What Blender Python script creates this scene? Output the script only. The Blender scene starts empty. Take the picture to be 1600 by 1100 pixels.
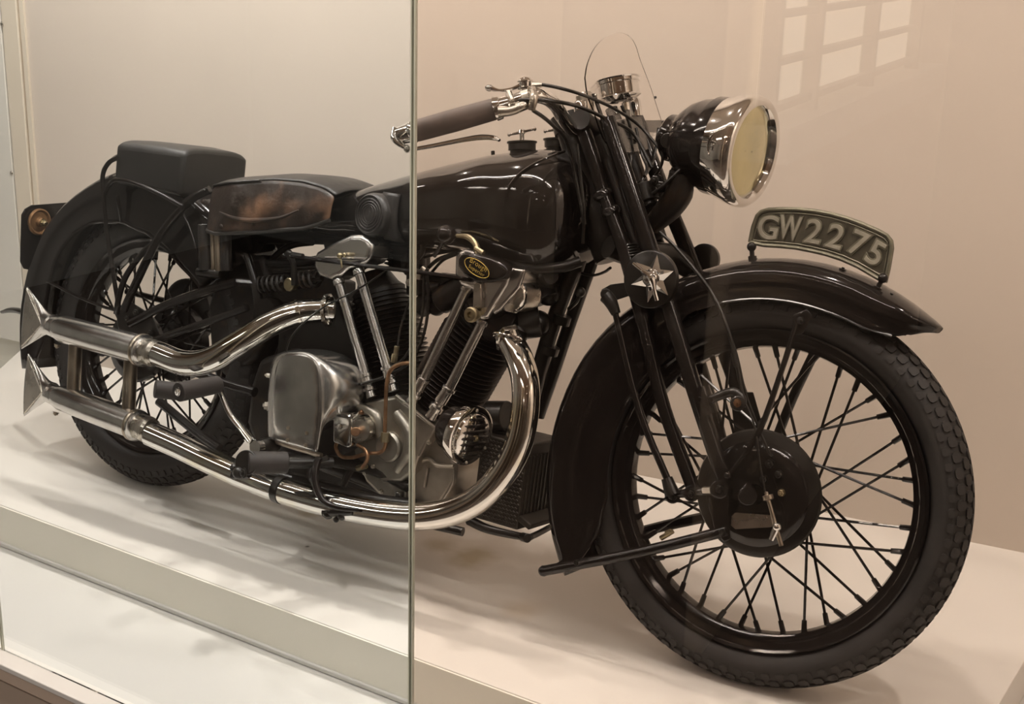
import bpy, bmesh, math, random
from math import sin, cos, pi, radians, sqrt, atan2
from mathutils import Vector, Matrix

random.seed(4)
SC = bpy.context.scene
COL = SC.collection

# ------------------------------------------------------------------ camera
CAM = (2.3272, -2.0539, 1.2554); YAW, PITCH, ROLL, FPX = 0.5697, 0.2968, 0.0267, 2137.5
LEAN = -0.1841
def cam_axes():
    f = Vector((-sin(YAW)*cos(PITCH), cos(YAW)*cos(PITCH), -sin(PITCH)))
    r = Vector((cos(YAW), sin(YAW), 0)); u = r.cross(f)
    return cos(ROLL)*r + sin(ROLL)*u, -sin(ROLL)*r + cos(ROLL)*u, f
CR, CU, CF = cam_axes()
cd = bpy.data.cameras.new('camera'); cam = bpy.data.objects.new('camera', cd); COL.objects.link(cam)
cam.matrix_world = Matrix.Translation(CAM) @ Matrix((CR, CU, -CF)).transposed().to_4x4()
cd.sensor_width = 36.0; cd.lens = FPX/1600*36.0; cd.clip_start = 0.05
SC.camera = cam

# ------------------------------------------------------------------ view and light
SC.view_settings.view_transform = 'Standard'; SC.view_settings.look = 'None'
SC.view_settings.gamma = 1.0; SC.view_settings.use_curve_mapping = False
SC.view_settings.exposure = 0.0
W = bpy.data.worlds.new('world'); SC.world = W; W.use_nodes = True
W.node_tree.nodes['Background'].inputs[0].default_value = (1.0, 0.82, 0.66, 1)
W.node_tree.nodes['Background'].inputs[1].default_value = 0.02

def area_light(name, loc, rot, sx, sy, power, col, shape='RECTANGLE'):
    l = bpy.data.lights.new(name, 'AREA'); l.shape = shape; l.size = sx; l.size_y = sy
    l.energy = power; l.color = col
    o = bpy.data.objects.new(name, l); COL.objects.link(o); o.location = loc; o.rotation_euler = rot
    return o
WARM = (1.0, 0.955, 0.915)
CASE_TOP = 2.0
# recessed spot lamps in the case ceiling and one long soft tube; highlight and fill lamps added in the gallery
for i, (x, y, e) in enumerate([(-0.7, .14, 12), (0.0, .08, 11), (0.7, .14, 9.6), (1.5, .08, 7.8), (2.3, .14, 9.5)]):
    area_light('case_spot', (x, y, CASE_TOP-.03), (0, 0, 0), .07, .07, e, WARM, 'DISK')
area_light('case_tube', (0.5, -.52, CASE_TOP-.03), (0, 0, 0), 3.4, .03, 22, (1.0, .965, .93))
for x, y, z in ((0.6, -2.6, 2.5), (1.7, -2.6, 2.5), (2.9, -2.2, 2.3), (3.4, -3.0, 2.3), (3.2, -3.9, 2.3), (4.0, -4.4, 2.3)):  # unseen lamps added for highlights along the black tubes
    area_light('highlight_lamp', (x, y, z), (radians(42), 0, radians(18)), .06, .06, 6, WARM, 'DISK')
for x, y in ((2.75, -.38), (3.0, -.10)):  # extra spots added at the right end for fork tube highlights
    area_light('case_spot', (x, y, CASE_TOP-.03), (0, radians(-25), 0), .05, .05, 5, WARM, 'DISK')
area_light('gallery_fill', (0.1, -1.0, 2.78), (0, 0, 0), .8, .3, 62, (1.0, .90, .82))  # unseen fill added to brighten the ledge and case base
area_light('gallery_fill', (-2.2, -3.0, 2.75), (0, 0, 0), 1.6, .3, 24, (1.0, .97, .93))  # unseen fill added for the pale walls reflected in the left pane
area_light('gallery_fill', (0.8, -3.0, 2.75), (0, 0, 0), 1.2, .3, 9, WARM)  # unseen fill added to raise the gallery's reflection
area_light('gallery_fill', (2.2, -4.6, 2.75), (0, 0, 0), .3, .3, 9, WARM)  # unseen fill added for the reflected side wall

# ------------------------------------------------------------------ materials
def mat(name, col, rough=.5, metal=0.0, spec=.5, noise=None, bump=None, coat=0, trans=0, ior=1.45, alpha=1, mix=None, emit=None):
    """noise=(scale, amount): brightness mottle; bump=(scale, strength, distance); mix=(scale, colour, lo, hi)"""
    m = bpy.data.materials.new(name); m.use_nodes = True
    nt = m.node_tree; b = nt.nodes['Principled BSDF']
    b.inputs['Base Color'].default_value = (*col, 1); b.inputs['Roughness'].default_value = rough
    b.inputs['Metallic'].default_value = metal; b.inputs['Specular IOR Level'].default_value = spec
    b.inputs['Coat Weight'].default_value = coat; b.inputs['Coat Roughness'].default_value = .05
    b.inputs['Transmission Weight'].default_value = trans; b.inputs['IOR'].default_value = ior
    if emit: b.inputs['Emission Color'].default_value = (*emit[0], 1); b.inputs['Emission Strength'].default_value = emit[1]
    tc = nt.nodes.new('ShaderNodeTexCoord')
    def nz(scale, det=3):
        n = nt.nodes.new('ShaderNodeTexNoise'); n.inputs['Scale'].default_value = scale; n.inputs['Detail'].default_value = det
        nt.links.new(tc.outputs['Object'], n.inputs['Vector']); return n
    src = None
    if mix:
        n = nz(mix[0]); r = nt.nodes.new('ShaderNodeMapRange')
        r.inputs['From Min'].default_value = mix[2]; r.inputs['From Max'].default_value = mix[3]
        nt.links.new(n.outputs['Fac'], r.inputs['Value'])
        mx = nt.nodes.new('ShaderNodeMix'); mx.data_type = 'RGBA'
        mx.inputs[6].default_value = (*col, 1); mx.inputs[7].default_value = (*mix[1], 1)
        nt.links.new(r.outputs['Result'], mx.inputs[0]); src = mx.outputs[2]
        nt.links.new(src, b.inputs['Base Color'])
    if noise:
        n = nz(noise[0]); r = nt.nodes.new('ShaderNodeMapRange')
        r.inputs['From Min'].default_value = .3; r.inputs['From Max'].default_value = .7
        r.inputs['To Min'].default_value = 1-noise[1]; r.inputs['To Max'].default_value = 1+noise[1]
        nt.links.new(n.outputs['Fac'], r.inputs['Value'])
        v = nt.nodes.new('ShaderNodeVectorMath'); v.operation = 'SCALE'
        if src: nt.links.new(src, v.inputs[0])
        else: v.inputs[0].default_value = col
        nt.links.new(r.outputs['Result'], v.inputs['Scale']); nt.links.new(v.outputs[0], b.inputs['Base Color'])
        r2 = nt.nodes.new('ShaderNodeMapRange')
        r2.inputs['To Min'].default_value = rough*.75; r2.inputs['To Max'].default_value = min(1, rough*1.3)
        nt.links.new(n.outputs['Fac'], r2.inputs['Value']); nt.links.new(r2.outputs['Result'], b.inputs['Roughness'])
    if bump:
        n = nz(bump[0], 4); bp = nt.nodes.new('ShaderNodeBump')
        bp.inputs['Strength'].default_value = bump[1]; bp.inputs['Distance'].default_value = bump[2]
        nt.links.new(n.outputs['Fac'], bp.inputs['Height']); nt.links.new(bp.outputs['Normal'], b.inputs['Normal'])
    return m

M = dict(
    enamel=mat('black_enamel', (.010, .008, .007), .09, bump=(45, .08, .0012)),
    tubepaint=mat('brushed_black_paint', (.010, .008, .007), .12, bump=(150, .22, .0012)),
    tank=mat('tank_enamel', (.011, .009, .008), .08, bump=(12, .06, .002), coat=.5),
    satin=mat('satin_black', (.012, .010, .008), .30, noise=(30, .3), bump=(90, .3, .001)),
    dirty=mat('grimy_black', (.013, .010, .008), .42, mix=(28, (.05, .028, .014), .55, .8), bump=(60, .4, .002)),
    tyre=mat('tyre_rubber', (.022, .019, .017), .62, noise=(20, .25), bump=(120, .2, .0008)),
    rubber=mat('old_rubber', (.028, .022, .019), .6, noise=(40, .25), bump=(80, .3, .001)),
    grip=mat('grip_rubber', (.075, .055, .045), .6, noise=(45, .25), bump=(90, .35, .001)),
    chrome=mat('chrome', (.80, .79, .77), .06, 1, noise=(12, .08)),
    chromew=mat('heat_tinted_chrome', (.78, .77, .74), .07, 1, mix=(8, (.76, .67, .46), .54, .74)),
    nickel=mat('dull_nickel', (.52, .48, .42), .27, 1, noise=(30, .15)),
    alum=mat('polished_aluminium', (.60, .58, .555), .22, 1, noise=(14, .12), bump=(40, .12, .0008)),
    cast=mat('cast_aluminium', (.36, .33, .285), .40, 1, noise=(22, .2), bump=(120, .35, .0008)),
    steel=mat('brown_steel', (.40, .34, .27), .33, 1, noise=(25, .25)),
    brass=mat('brass', (.36, .30, .19), .36, 1, noise=(60, .2)),
    copper=mat('copper_pipe', (.32, .18, .10), .35, 1, noise=(40, .3)),
    rust=mat('rusty_lamp', (.22, .12, .055), .5, .6, noise=(50, .3), bump=(100, .4, .001)),
    leather=mat('black_leather', (.018, .015, .013), .38, noise=(12, .2), bump=(45, .5, .003)),
    padleath=mat('pillion_leather', (.019, .017, .015), .42, noise=(9, .2), bump=(40, .25, .002)),
    worn=mat('worn_brown_leather', (.024, .016, .012), .34, noise=(16, .35), mix=(8, (.15, .078, .043), .54, .72), bump=(30, .7, .005)),
    glass=mat('clear_glass', (.97, .98, .96), 0.0, trans=1, ior=1.45),
    glasswarm=mat('warm_tinted_glass', (.90, .815, .745), 0.0, trans=1, ior=1.45),  # tint added to warm and darken the wall seen through the right pane
    edge=mat('glass_edge', (.66, .64, .50), .25, spec=.6, noise=(4, .2)),
    perspex=mat('windscreen_perspex', (.97, .95, .93), 0.0, trans=1, ior=1.42),
    reflector=mat('silvered_reflector', (.74, .67, .38), .05, 1, noise=(9, .2)),
    plate=mat('pressed_plate', (.075, .068, .048), .42, .35, noise=(60, .3), bump=(90, .3, .0008)),
    letter=mat('plate_figure', (.40, .38, .31), .36, .55, noise=(50, .15)),
    letter_rim=mat('plate_rim', (.20, .19, .14), .36, .6, noise=(50, .2)),
    gold=mat('badge_gold', (.62, .44, .09), .4, .2),
    wall=mat('cream_wall_paint', (.545, .475, .405), .6, noise=(2.2, .03)),
    panel=mat('grey_white_panel', (.62, .59, .53), .45, noise=(2, .03)),
    trim=mat('cream_trim', (.60, .53, .43), .5),
    seam=mat('tan_filler', (.44, .35, .25), .7, noise=(8, .15)),
    plinth=mat('white_plinth_paint', (.72, .68, .625), .35, noise=(3, .035)),
    riser=mat('riser_paint', (.80, .765, .67), .5, noise=(3, .03)),
    lowfloor=mat('white_shelf_paint', (.62, .60, .565), .35, noise=(2, .03)),
    stain=mat('oil_stained_paint', (.50, .42, .28), .4, noise=(14, .12)),
    base=mat('taupe_case_base', (.52, .40, .31), .55, noise=(3, .04)),
    room=mat('gallery_plaster', (.40, .27, .18), .8),
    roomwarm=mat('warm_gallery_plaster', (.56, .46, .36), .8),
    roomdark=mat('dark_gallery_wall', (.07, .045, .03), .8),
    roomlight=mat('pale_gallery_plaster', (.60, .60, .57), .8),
    roomfloor=mat('gallery_carpet', (.07, .05, .04), .9),
    pane=mat('lit_window_pane', (.9, .85, .7), .5, emit=((1.0, .95, .78), 1.6)),
    frame=mat('window_frame_paint', (.22, .16, .11), .5),
    kneepad=mat('knee_rubber', (.024, .020, .018), .42, noise=(40, .15)),
    mesh=mat('expanded_metal', (.035, .029, .022), .45, .3, noise=(70, .3)),
    screen=mat('white_object', (.75, .7, .62), .5),
)

def stains(m, spots):
    """old oil marks soaked into the paint, each at its own place on the plinth"""
    nt = m.node_tree; b = nt.nodes['Principled BSDF']; src = b.inputs['Base Color'].links[0].from_socket
    geo = nt.nodes.new('ShaderNodeNewGeometry')
    for x, y, r, col, a in spots:
        d = nt.nodes.new('ShaderNodeVectorMath'); d.operation = 'DISTANCE'; d.inputs[1].default_value = (x, y, 0)
        nz = nt.nodes.new('ShaderNodeTexNoise'); nz.inputs['Scale'].default_value = 18; nt.links.new(geo.outputs['Position'], nz.inputs['Vector'])
        ad = nt.nodes.new('ShaderNodeMath'); ad.operation = 'MULTIPLY_ADD'; ad.inputs[1].default_value = r*1.2
        nt.links.new(geo.outputs['Position'], d.inputs[0]); nt.links.new(nz.outputs['Fac'], ad.inputs[0]); nt.links.new(d.outputs['Value'], ad.inputs[2])
        mr = nt.nodes.new('ShaderNodeMapRange'); mr.inputs['From Min'].default_value = r*.8; mr.inputs['From Max'].default_value = r*1.6
        mr.inputs['To Min'].default_value = a; mr.inputs['To Max'].default_value = 0; nt.links.new(ad.outputs[0], mr.inputs['Value'])
        mx = nt.nodes.new('ShaderNodeMix'); mx.data_type = 'RGBA'; nt.links.new(mr.outputs['Result'], mx.inputs[0]); nt.links.new(src, mx.inputs[6])
        mx.inputs[7].default_value = (*col, 1); src = mx.outputs[2]
    nt.links.new(src, b.inputs['Base Color'])

# ------------------------------------------------------------------ geometry helpers
def V(*a): return Vector(a[0]) if len(a) == 1 else Vector(a)
def smooth_path(P, n=6):
    P = [Vector(p) for p in P]
    if len(P) < 3: return P
    out = []
    for i in range(len(P)-1):
        p0 = P[i-1] if i else P[0]*2-P[1]; p1 = P[i]; p2 = P[i+1]; p3 = P[i+2] if i+2 < len(P) else P[-1]*2-P[-2]
        for k in range(n):
            t = k/n
            out.append(.5*((2*p1)+(p2-p0)*t+(2*p0-5*p1+4*p2-p3)*t*t+(3*p1-p0-3*p2+p3)*t**3))
    out.append(P[-1]); return out
def basis(d):
    d = Vector(d).normalized(); a = Vector((0, 0, 1)) if abs(d.z) < .9 else Vector((1, 0, 0))
    u = a.cross(d).normalized(); return u, d.cross(u), d

class MB:
    def __init__(s): s.v = []; s.f = []
    def loft(s, rings, closed=False, cap=True):
        b = len(s.v); n = len(rings[0])
        for r in rings: s.v += [tuple(p) for p in r]
        m = len(rings)
        for i in range(m if closed else m-1):
            j = (i+1) % m
            for k in range(n):
                l = (k+1) % n
                s.f.append((b+i*n+k, b+i*n+l, b+j*n+l, b+j*n+k))
        if cap and not closed:
            s.f.append(tuple(b+k for k in reversed(range(n)))); s.f.append(tuple(b+(m-1)*n+k for k in range(n)))
        return s
    def sheet(s, rows):
        b = len(s.v); n = len(rows[0])
        for r in rows: s.v += [tuple(p) for p in r]
        for i in range(len(rows)-1):
            for k in range(n-1):
                s.f.append((b+i*n+k, b+i*n+k+1, b+(i+1)*n+k+1, b+(i+1)*n+k))
        return s
    def tube(s, P, r, n=12, sm=6, closed=False, sq=1.0):
        r0 = r
        if sm and len(P) > 2:
            k = len(P); Q = smooth_path(P, sm)
            if isinstance(r, (list, tuple)):
                r = [r0[min(i//sm, k-1)]*(1-(i % sm)/sm)+r0[min(i//sm+1, k-1)]*((i % sm)/sm) for i in range(len(Q))]
            P = Q
        else: P = [Vector(p) for p in P]
        if not isinstance(r, (list, tuple)): r = [r]*len(P)
        u, v, d = basis(P[1]-P[0]); rings = []
        for i, p in enumerate(P):
            a = P[min(i+1, len(P)-1)]-P[max(i-1, 0)]
            a.normalize(); u = (u-a*u.dot(a)).normalized(); v = a.cross(u)
            rings.append([p+u*(r[i]*cos(2*pi*k/n))+v*(r[i]*sq*sin(2*pi*k/n)) for k in range(n)])
        return s.loft(rings)
    def lathe(s, prof, O, axis, n=32, closed=False):
        O = Vector(O); u, v, d = basis(axis)
        rings = [[O+d*a+u*(max(r, 1e-5)*cos(2*pi*k/n))+v*(max(r, 1e-5)*sin(2*pi*k/n)) for k in range(n)] for a, r in prof]
        return s.loft(rings, closed=closed, cap=not closed)
    def cyl(s, a, b, r, n=20, r2=None):
        a = Vector(a); b = Vector(b); h = (b-a).length; r2 = r if r2 is None else r2; c = min(.12*r, .0015)
        return s.lathe([(0, r-c), (c, r), (h-c, r2), (h, r2-c)], a, b-a, n)
    def sph(s, c, r, n=16):
        r = (r, r, r) if not isinstance(r, (list, tuple)) else r; c = Vector(c)
        rings = []
        for i in range(n//2+1):
            t = pi*i/(n//2); q = max(sin(t), 1e-4)
            rings.append([c+Vector((r[0]*q*cos(2*pi*k/n), r[1]*q*sin(2*pi*k/n), r[2]*cos(t))) for k in range(n)])
        return s.loft(rings)
    def box(s, c, sz, R=None, bev=0):
        c = Vector(c); x, y, z = [q/2 for q in sz]; R = R or Matrix.Identity(3)
        b = len(s.v); P = []
        for a in (-1, 1):
            P.append([c+R@Vector((x*i, y*j, z*a)) for i, j in ((-1, -1), (1, -1), (1, 1), (-1, 1))])
        return s.loft(P)
    def prism(s, poly, off):
        off = Vector(off); poly = [Vector(p) for p in poly]
        return s.loft([poly, [p+off for p in poly]])
    def hexbolt(s, c, axis, r, h=None):
        h = h or r; c = Vector(c); d = Vector(axis).normalized()
        s.lathe([(0, r*1.25), (h*.2, r*1.25), (h*.2, r*1.22)], c, d, 12)
        s.lathe([(h*.2, r), (h*.9, r), (h, r*.85)], c, d, 6)
        s.lathe([(h*.9, r*.45), (h*1.35, r*.45), (h*1.4, r*.35)], c, d, 8)
        return s
    def coil(s, a, b, R, r, turns, n=14, m=6):
        a = Vector(a); b = Vector(b); u, v, d = basis(b-a); L = (b-a).length; N = int(turns*n)
        return s.tube([a+d*(L*i/N)+u*(R*cos(2*pi*i/n))+v*(R*sin(2*pi*i/n)) for i in range(N+1)], r, m, 0)

def obj(name, mb, material, parent=None, bevel=0, subsurf=0, label=None, kind=None, ang=35, recenter=True, solid=0, flat=False):
    me = bpy.data.meshes.new(name); me.from_pydata(mb.v, [], mb.f); me.validate()
    bm = bmesh.new(); bm.from_mesh(me); bmesh.ops.recalc_face_normals(bm, faces=bm.faces); bm.to_mesh(me); bm.free()
    c = Vector((0, 0, 0))
    if recenter:
        lo = Vector([min(v[i] for v in mb.v) for i in range(3)]); hi = Vector([max(v[i] for v in mb.v) for i in range(3)])
        c = (lo+hi)/2; me.transform(Matrix.Translation(-c))
    if not flat:
        me.shade_smooth(); me.set_sharp_from_angle(angle=radians(ang))
    me.materials.append(material if not isinstance(material, str) else M[material])
    o = bpy.data.objects.new(name, me); COL.objects.link(o); o.location = c
    if parent is not None:
        o.parent = parent
        if recenter and 'org' in parent: o.location = c-Vector(parent['org'])
    o_org = c if parent is None else c
    o['org'] = tuple(c)
    if solid:
        m = o.modifiers.new('s', 'SOLIDIFY'); m.thickness = solid; m.offset = 0
    if bevel:
        m = o.modifiers.new('b', 'BEVEL'); m.width = bevel; m.segments = 3; m.limit_method = 'ANGLE'; m.angle_limit = radians(40)
        m.harden_normals = False
    if subsurf:
        m = o.modifiers.new('ss', 'SUBSURF'); m.levels = subsurf; m.render_levels = subsurf
    if label: o['label'] = label
    if kind: o['kind'] = kind
    return o
def tag(o, label, cat, group=None):
    o['label'] = label; o['category'] = cat
    if group: o['group'] = group
    return o
def struct(name, mb, material, **k): return obj(name, mb, material, kind='structure', **k)

# ------------------------------------------------------------------ measuring helpers: a sight line met with a plane of the leaning motorcycle
CL, SL = cos(LEAN), sin(LEAN)
def inv(v): return Vector((v[0], v[1]*CL+v[2]*SL, -v[1]*SL+v[2]*CL))
CO = inv(CAM)
def _dir(px, py): return CF+CR*((px-800)/FPX)-CU*((py-550)/FPX)
def A(px, py, Y):
    d = inv(_dir(px, py)); return CO+d*((Y-CO.y)/d.y)
def AX(px, py, X):
    d = inv(_dir(px, py)); return CO+d*((X-CO.x)/d.x)
def AP(px, py, P, N):
    d = inv(_dir(px, py)); P = Vector(P); N = Vector(N); return CO+d*((P-CO).dot(N)/d.dot(N))
def AL(pts): return [A(*p) for p in pts]
def WY(px, py, Y):
    d = _dir(px, py); return Vector(CAM)+d*((Y-CAM[1])/d.y)

# ================================================================== THE SETTING
ZL = -.10                                   # lower shelf of the case, below the plinth the motorcycle stands on
YG = -.588                                  # plane of the front glass
def WZ(px, py, Z):
    d = _dir(px, py); return Vector(CAM)+d*((Z-CAM[2])/d.z)
stains(M['plinth'], [(*WZ(x, y, 0)[:2], r, c, a) for x, y, r, c, a in ((490, 800, .035, (.52, .42, .22), .7), (735, 868, .07, (.45, .37, .22), .75), (690, 850, .05, (.42, .33, .18), .6), (482, 853, .006, (.08, .06, .04), 1.0), (815, 950, .06, (.60, .50, .38), .6))])
W1 = WZ(41, 548, 0); W2 = WZ(1580, 859, 0)  # the back wall runs a few degrees off the line of the motorcycle
WD = (W2-W1).normalized(); WN = Vector((WD.y, -WD.x, 0))      # WN points out of the wall towards the glass
WR = Matrix((WD, -WN, Vector((0, 0, 1)))).transposed()
def wall_box(name, s0, s1, z0, z1, out, thick, material, **k):
    mb = MB(); c = W1+WD*((s0+s1)/2)+WN*(out-thick/2)+Vector((0, 0, (z0+z1)/2))
    mb.box(c, (s1-s0, thick, z1-z0), WR); return struct(name, mb, material, **k)
def wall_s(px, py):                          # distance along the wall of a sighted point
    d = _dir(px, py); t = (W1-Vector(CAM)).dot(WN)/d.dot(WN); return (Vector(CAM)+d*t-W1).dot(WD)
B2 = W1+WD*3.9
mb = MB(); mb.prism([W1-WD*.02-Vector((0, 0, 0)), (-.978, .336, 0), (-.70, -.282, 0), (1.921, -.282, 0), (1.921, W2.y+.03, 0)], (0, 0, -.098))
struct('floor', mb, 'plinth', bevel=.002)
mb = MB(); mb.box((.61, -.2845, -.050), (2.62, .004, .096)); struct('trim_1', mb, 'riser')
mb = MB(); mb.box((.61, -.288, -.094), (2.62, .008, .010)); struct('trim_2', mb, 'lowfloor', bevel=.002)
mb = MB(); mb.box((.7, .13, ZL-.01), (5.4, 1.5, .02)); struct('floor', mb, 'lowfloor')
s_t = wall_s(62, 290); s_e = wall_s(27, 290); 
wall_box('wall_back', s_t, 4.2, -.12, CASE_TOP, 0, .05, 'wall')
wall_box('trim_3', wall_s(53, 290), wall_s(56, 290), 0, CASE_TOP, .004, .03, 'seam')
wall_box('trim_4', wall_s(56, 290)+.0005, s_t, 0, CASE_TOP, .008, .03, 'trim')
wall_box('trim_5', wall_s(29, 290), wall_s(53, 290)-.0005, 0, CASE_TOP, .010, .03, 'trim', bevel=.003)
wall_box('wall_left', -1.3, wall_s(28, 290), .03, CASE_TOP, .012, .03, 'panel', bevel=.002)
wall_box('baseboard_left', -1.3, -.02, -.12, .03, -.03, .03, 'riser')
pl = []
for i, (x, y) in enumerate([(5, 37), (20, 270)]):
    d = _dir(x, y); t = (W1+WN*.012-Vector(CAM)).dot(WN)/d.dot(WN); p = Vector(CAM)+d*t
    mb = MB(); mb.lathe([(0, .0055), (.002, .005), (.0035, .003), (.004, .0005)], p, WN, 14)
    o = obj('screw', mb, 'nickel'); tag(o, ['small round screw high on the white side panel', 'small round screw at saddle height on the white side panel'][i], 'screw'); 
# case end, ceiling with its spot lamps, base with ledge
mb = MB(); mb.box((3.25, .2, .9), (.05, 1.7, 2.2)); struct('wall_right', mb, 'wall')
mb = MB(); mb.box((.85, .12, CASE_TOP+.03), (4.9, 1.5, .05)); struct('ceiling', mb, 'wall')
mb = MB(); mb.box((.75, YG-.012, ZL-.004), (5.0, .055, .012)); struct('trim_6', mb, 'plinth', bevel=.002)
mb = MB(); mb.box((.75, YG-.031, ZL-.022), (5.0, .016, .024)); struct('trim_7', mb, 'base', bevel=.001)
mb = MB(); mb.box((.75, YG+.03, ZL-.42), (5.0, .12, .80)); struct('wall_front', mb, 'base')
# glass panes: the photograph looks between the left and the right of two panes butted on a bright ground edge
xs, xl = 1.226, WY(5.5, 1000, YG).x
def pane(n, x0, x1, edges):
    mb = MB(); mb.box(((x0+x1)/2, YG, (ZL+CASE_TOP)/2+.001), (x1-x0, .008, CASE_TOP-ZL-.004))
    o = struct('window_%d' % n, mb, 'glasswarm' if n == 3 else 'glass')
    for x in edges:
        e = MB(); e.box((x, YG, (ZL+CASE_TOP)/2+.001), (.0022, .0082, CASE_TOP-ZL-.004)); obj('ground_edge', e, 'edge', o)
    return o
pane(1, xl-.9, xl-.002, [xl-.0032])
pane(2, xl, xs-.0035, [xl+.0012, xs-.0047])
pane(3, xs, xs+1.45, [xs+.0012])
# the gallery outside the glass
mb = MB(); mb.box((1, -3.4, -.92), (12, 6.5, .04)); struct('floor', mb, 'roomfloor')
mb = MB(); mb.box((1, -3.4, 2.85), (12, 6.5, .06)); struct('ceiling', mb, 'room')
def MX(px, py, y):                            # where a sight line reflected by the glass meets a wall at y
    d = _dir(px, py); t = (y-(2*YG-CAM[1]))/(-d.y); return CAM[0]+d.x*t
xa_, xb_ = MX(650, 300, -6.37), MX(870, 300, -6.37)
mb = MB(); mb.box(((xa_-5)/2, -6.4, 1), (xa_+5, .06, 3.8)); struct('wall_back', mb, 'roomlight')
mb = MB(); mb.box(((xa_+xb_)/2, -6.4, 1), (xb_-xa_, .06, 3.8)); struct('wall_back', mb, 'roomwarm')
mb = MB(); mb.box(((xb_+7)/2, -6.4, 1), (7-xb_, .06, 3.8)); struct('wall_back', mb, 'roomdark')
mb = MB(); mb.box((-4.6, -3.4, 1), (.06, 6.5, 3.8)); struct('wall_left', mb, 'roomlight')  # made pale so its reflection whitens the left pane

# ================================================================== THE MOTORCYCLE
bike = bpy.data.objects.new('motorcycle', None); COL.objects.link(bike)
bike.rotation_euler = (LEAN, 0, 0); bike.empty_display_size = .1
tag(bike, 'vintage black V-twin motorcycle with chrome fishtail exhausts, leaning on its stand inside the glass case', 'motorcycle')
bike['org'] = (0, 0, 0)
def part(name, mb, material, parent=bike, **k): return obj(name, mb, material, parent, **k)
def tp(name, pts, r, material, parent=bike, n=12, sm=6, **k):
    mb = MB(); mb.tube(AL(pts), r, n, sm); return part(name, mb, material, parent, **k)

# steering: the whole front end is turned about five degrees to its left
FX, FR = 1.5103, .343
KA = radians(27); SAX = Vector((-sin(KA), 0, cos(KA))); STEER = .0855
SROT = Matrix.Rotation(STEER, 3, SAX); SP = Vector((FX-.05, 0, FR))
def S(p): return SROT@(Vector(p)-SP)+SP
def Sr(theta, r, y): return S((FX+r*cos(theta), y, FR+r*sin(theta)))

# ---------------------------------------------------------------- wheels
def wheel(name, C, rot, Rt, rf, wt, drum, drum_y, fl_far, label, tread_rows):
    """built flat about the origin (axle along y), then placed; rf flange radius, Rt tyre radius"""
    k = rf/.279
    mb = MB(); w = .036
    prof = [(-w, rf+.003), (-w-.002, rf), (-w+.001, rf-.004), (-w+.008, rf-.006), (-w+.011, rf-.014), (-.020, rf-.017), (-.013, rf-.027), (0, rf-.030),
            (.013, rf-.027), (.020, rf-.017), (w-.011, rf-.014), (w-.008, rf-.006), (w-.001, rf-.004), (w+.002, rf), (w, rf+.003), (w-.006, rf+.002), (0, rf-.012), (-w+.006, rf+.002)]
    mb.lathe(prof, (0, 0, 0), (0, 1, 0), 96, closed=True)
    mb.lathe([(-.055, .008), (-.055, .022), (-.03, .026), (fl_far-.006, .030), (fl_far-.003, .052), (fl_far+.003, .052), (fl_far+.006, .030), (.065, .022), (.07, .008)], (0, 0, 0), (0, 1, 0), 28)
    rim = obj(name, mb, 'enamel', bike, recenter=False, label=label); rim['org'] = (0, 0, 0)
    rim.matrix_local = Matrix.Translation(C) @ rot.to_4x4()
    # tyre carcass with a faint moulded line
    cr = (Rt+rf)/2-.004; hr = (Rt-rf)/2+.001
    prof = []
    for i in range(29):
        a = -pi*.80 + 2*pi*.80*i/28
        yy = wt*sin(a); rr = cr+hr*cos(a)
        if i in (5, 23): yy *= 1.015
        prof.append((yy, rr))
    mb = MB(); mb.lathe(prof+[(0, rf-.008)], (0, 0, 0), (0, 1, 0), 128, closed=True)
    t = obj('tyre', mb, 'tyre', rim, recenter=False)
    # tread blocks: real raised blocks, too many to name singly
    mb = MB(); N = 80
    for lat, half, lng, off, hgt in tread_rows:
        for sgn in ((-1, 1) if lat else (1,)):
            for i in range(N):
                th = 2*pi*(i+off)/N; dt = 2*pi/N*lng/2
                ring0 = []; ring1 = []
                for (du, dv) in ((-1, -.6), (-.6, -1), (.6, -1), (1, -.6), (1, .6), (.6, 1), (-.6, 1), (-1, .6)):
                    a = sgn*(lat+half*du); q = th+dt*dv
                    for ring, e in ((ring0, -.002), (ring1, hgt)):
                        rr = cr+(hr+e)*cos(a); yy = (wt+e)*sin(a)
                        sc_ = 1 if e < 0 else .93
                        qq = th+(q-th)*sc_; ring.append((rr*cos(qq), yy, rr*sin(qq)))
                mb.loft([ring0, ring1])
    obj('tread', mb, 'tyre', rim, recenter=False, kind='stuff', flat=True)
    # spokes with their nipples: 20 near, 20 far, crossing in pairs
    rr0 = rf-.028
    meshes = {}
    for side in (-1, 1):
        for lean in (-1, 1):
            fr = drum-.012 if side < 0 else .050; fy = drum_y if side < 0 else fl_far
            tang = radians(62 if side > 0 else 40)
            a0 = Vector((0, side*.006, rr0+.004)); 
            b0 = Vector((fr*sin(lean*tang), fy, fr*cos(tang)))
            m_ = MB(); m_.tube([a0, b0], .0026, 6, 0)
            d = (b0-a0).normalized(); m_.lathe([(0, .009), (.004, .0075), (.008, .0052), (.028, .0046), (.0282, .002)], a0-d*.004, d, 8)
            sp = obj('spoke', m_, 'enamel', rim, recenter=False); meshes[(side, lean)] = sp
    for j in range(40):
        side = -1 if j % 2 else 1; lean = 1 if (j//2) % 2 else -1
        src = meshes[(side, lean)]
        if j < 4 and not src.get('used'): o = src
        else: o = src.copy(); COL.objects.link(o); o.parent = rim
        src['used'] = 1
        o.matrix_local = Matrix.Rotation(2*pi*j/40+.04, 4, 'Y')
    for o in list(meshes.values()):
        if not o.get('used'): bpy.data.objects.remove(o)
    for o in rim.children:
        if 'used' in o: del o['used']
    return rim
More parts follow.
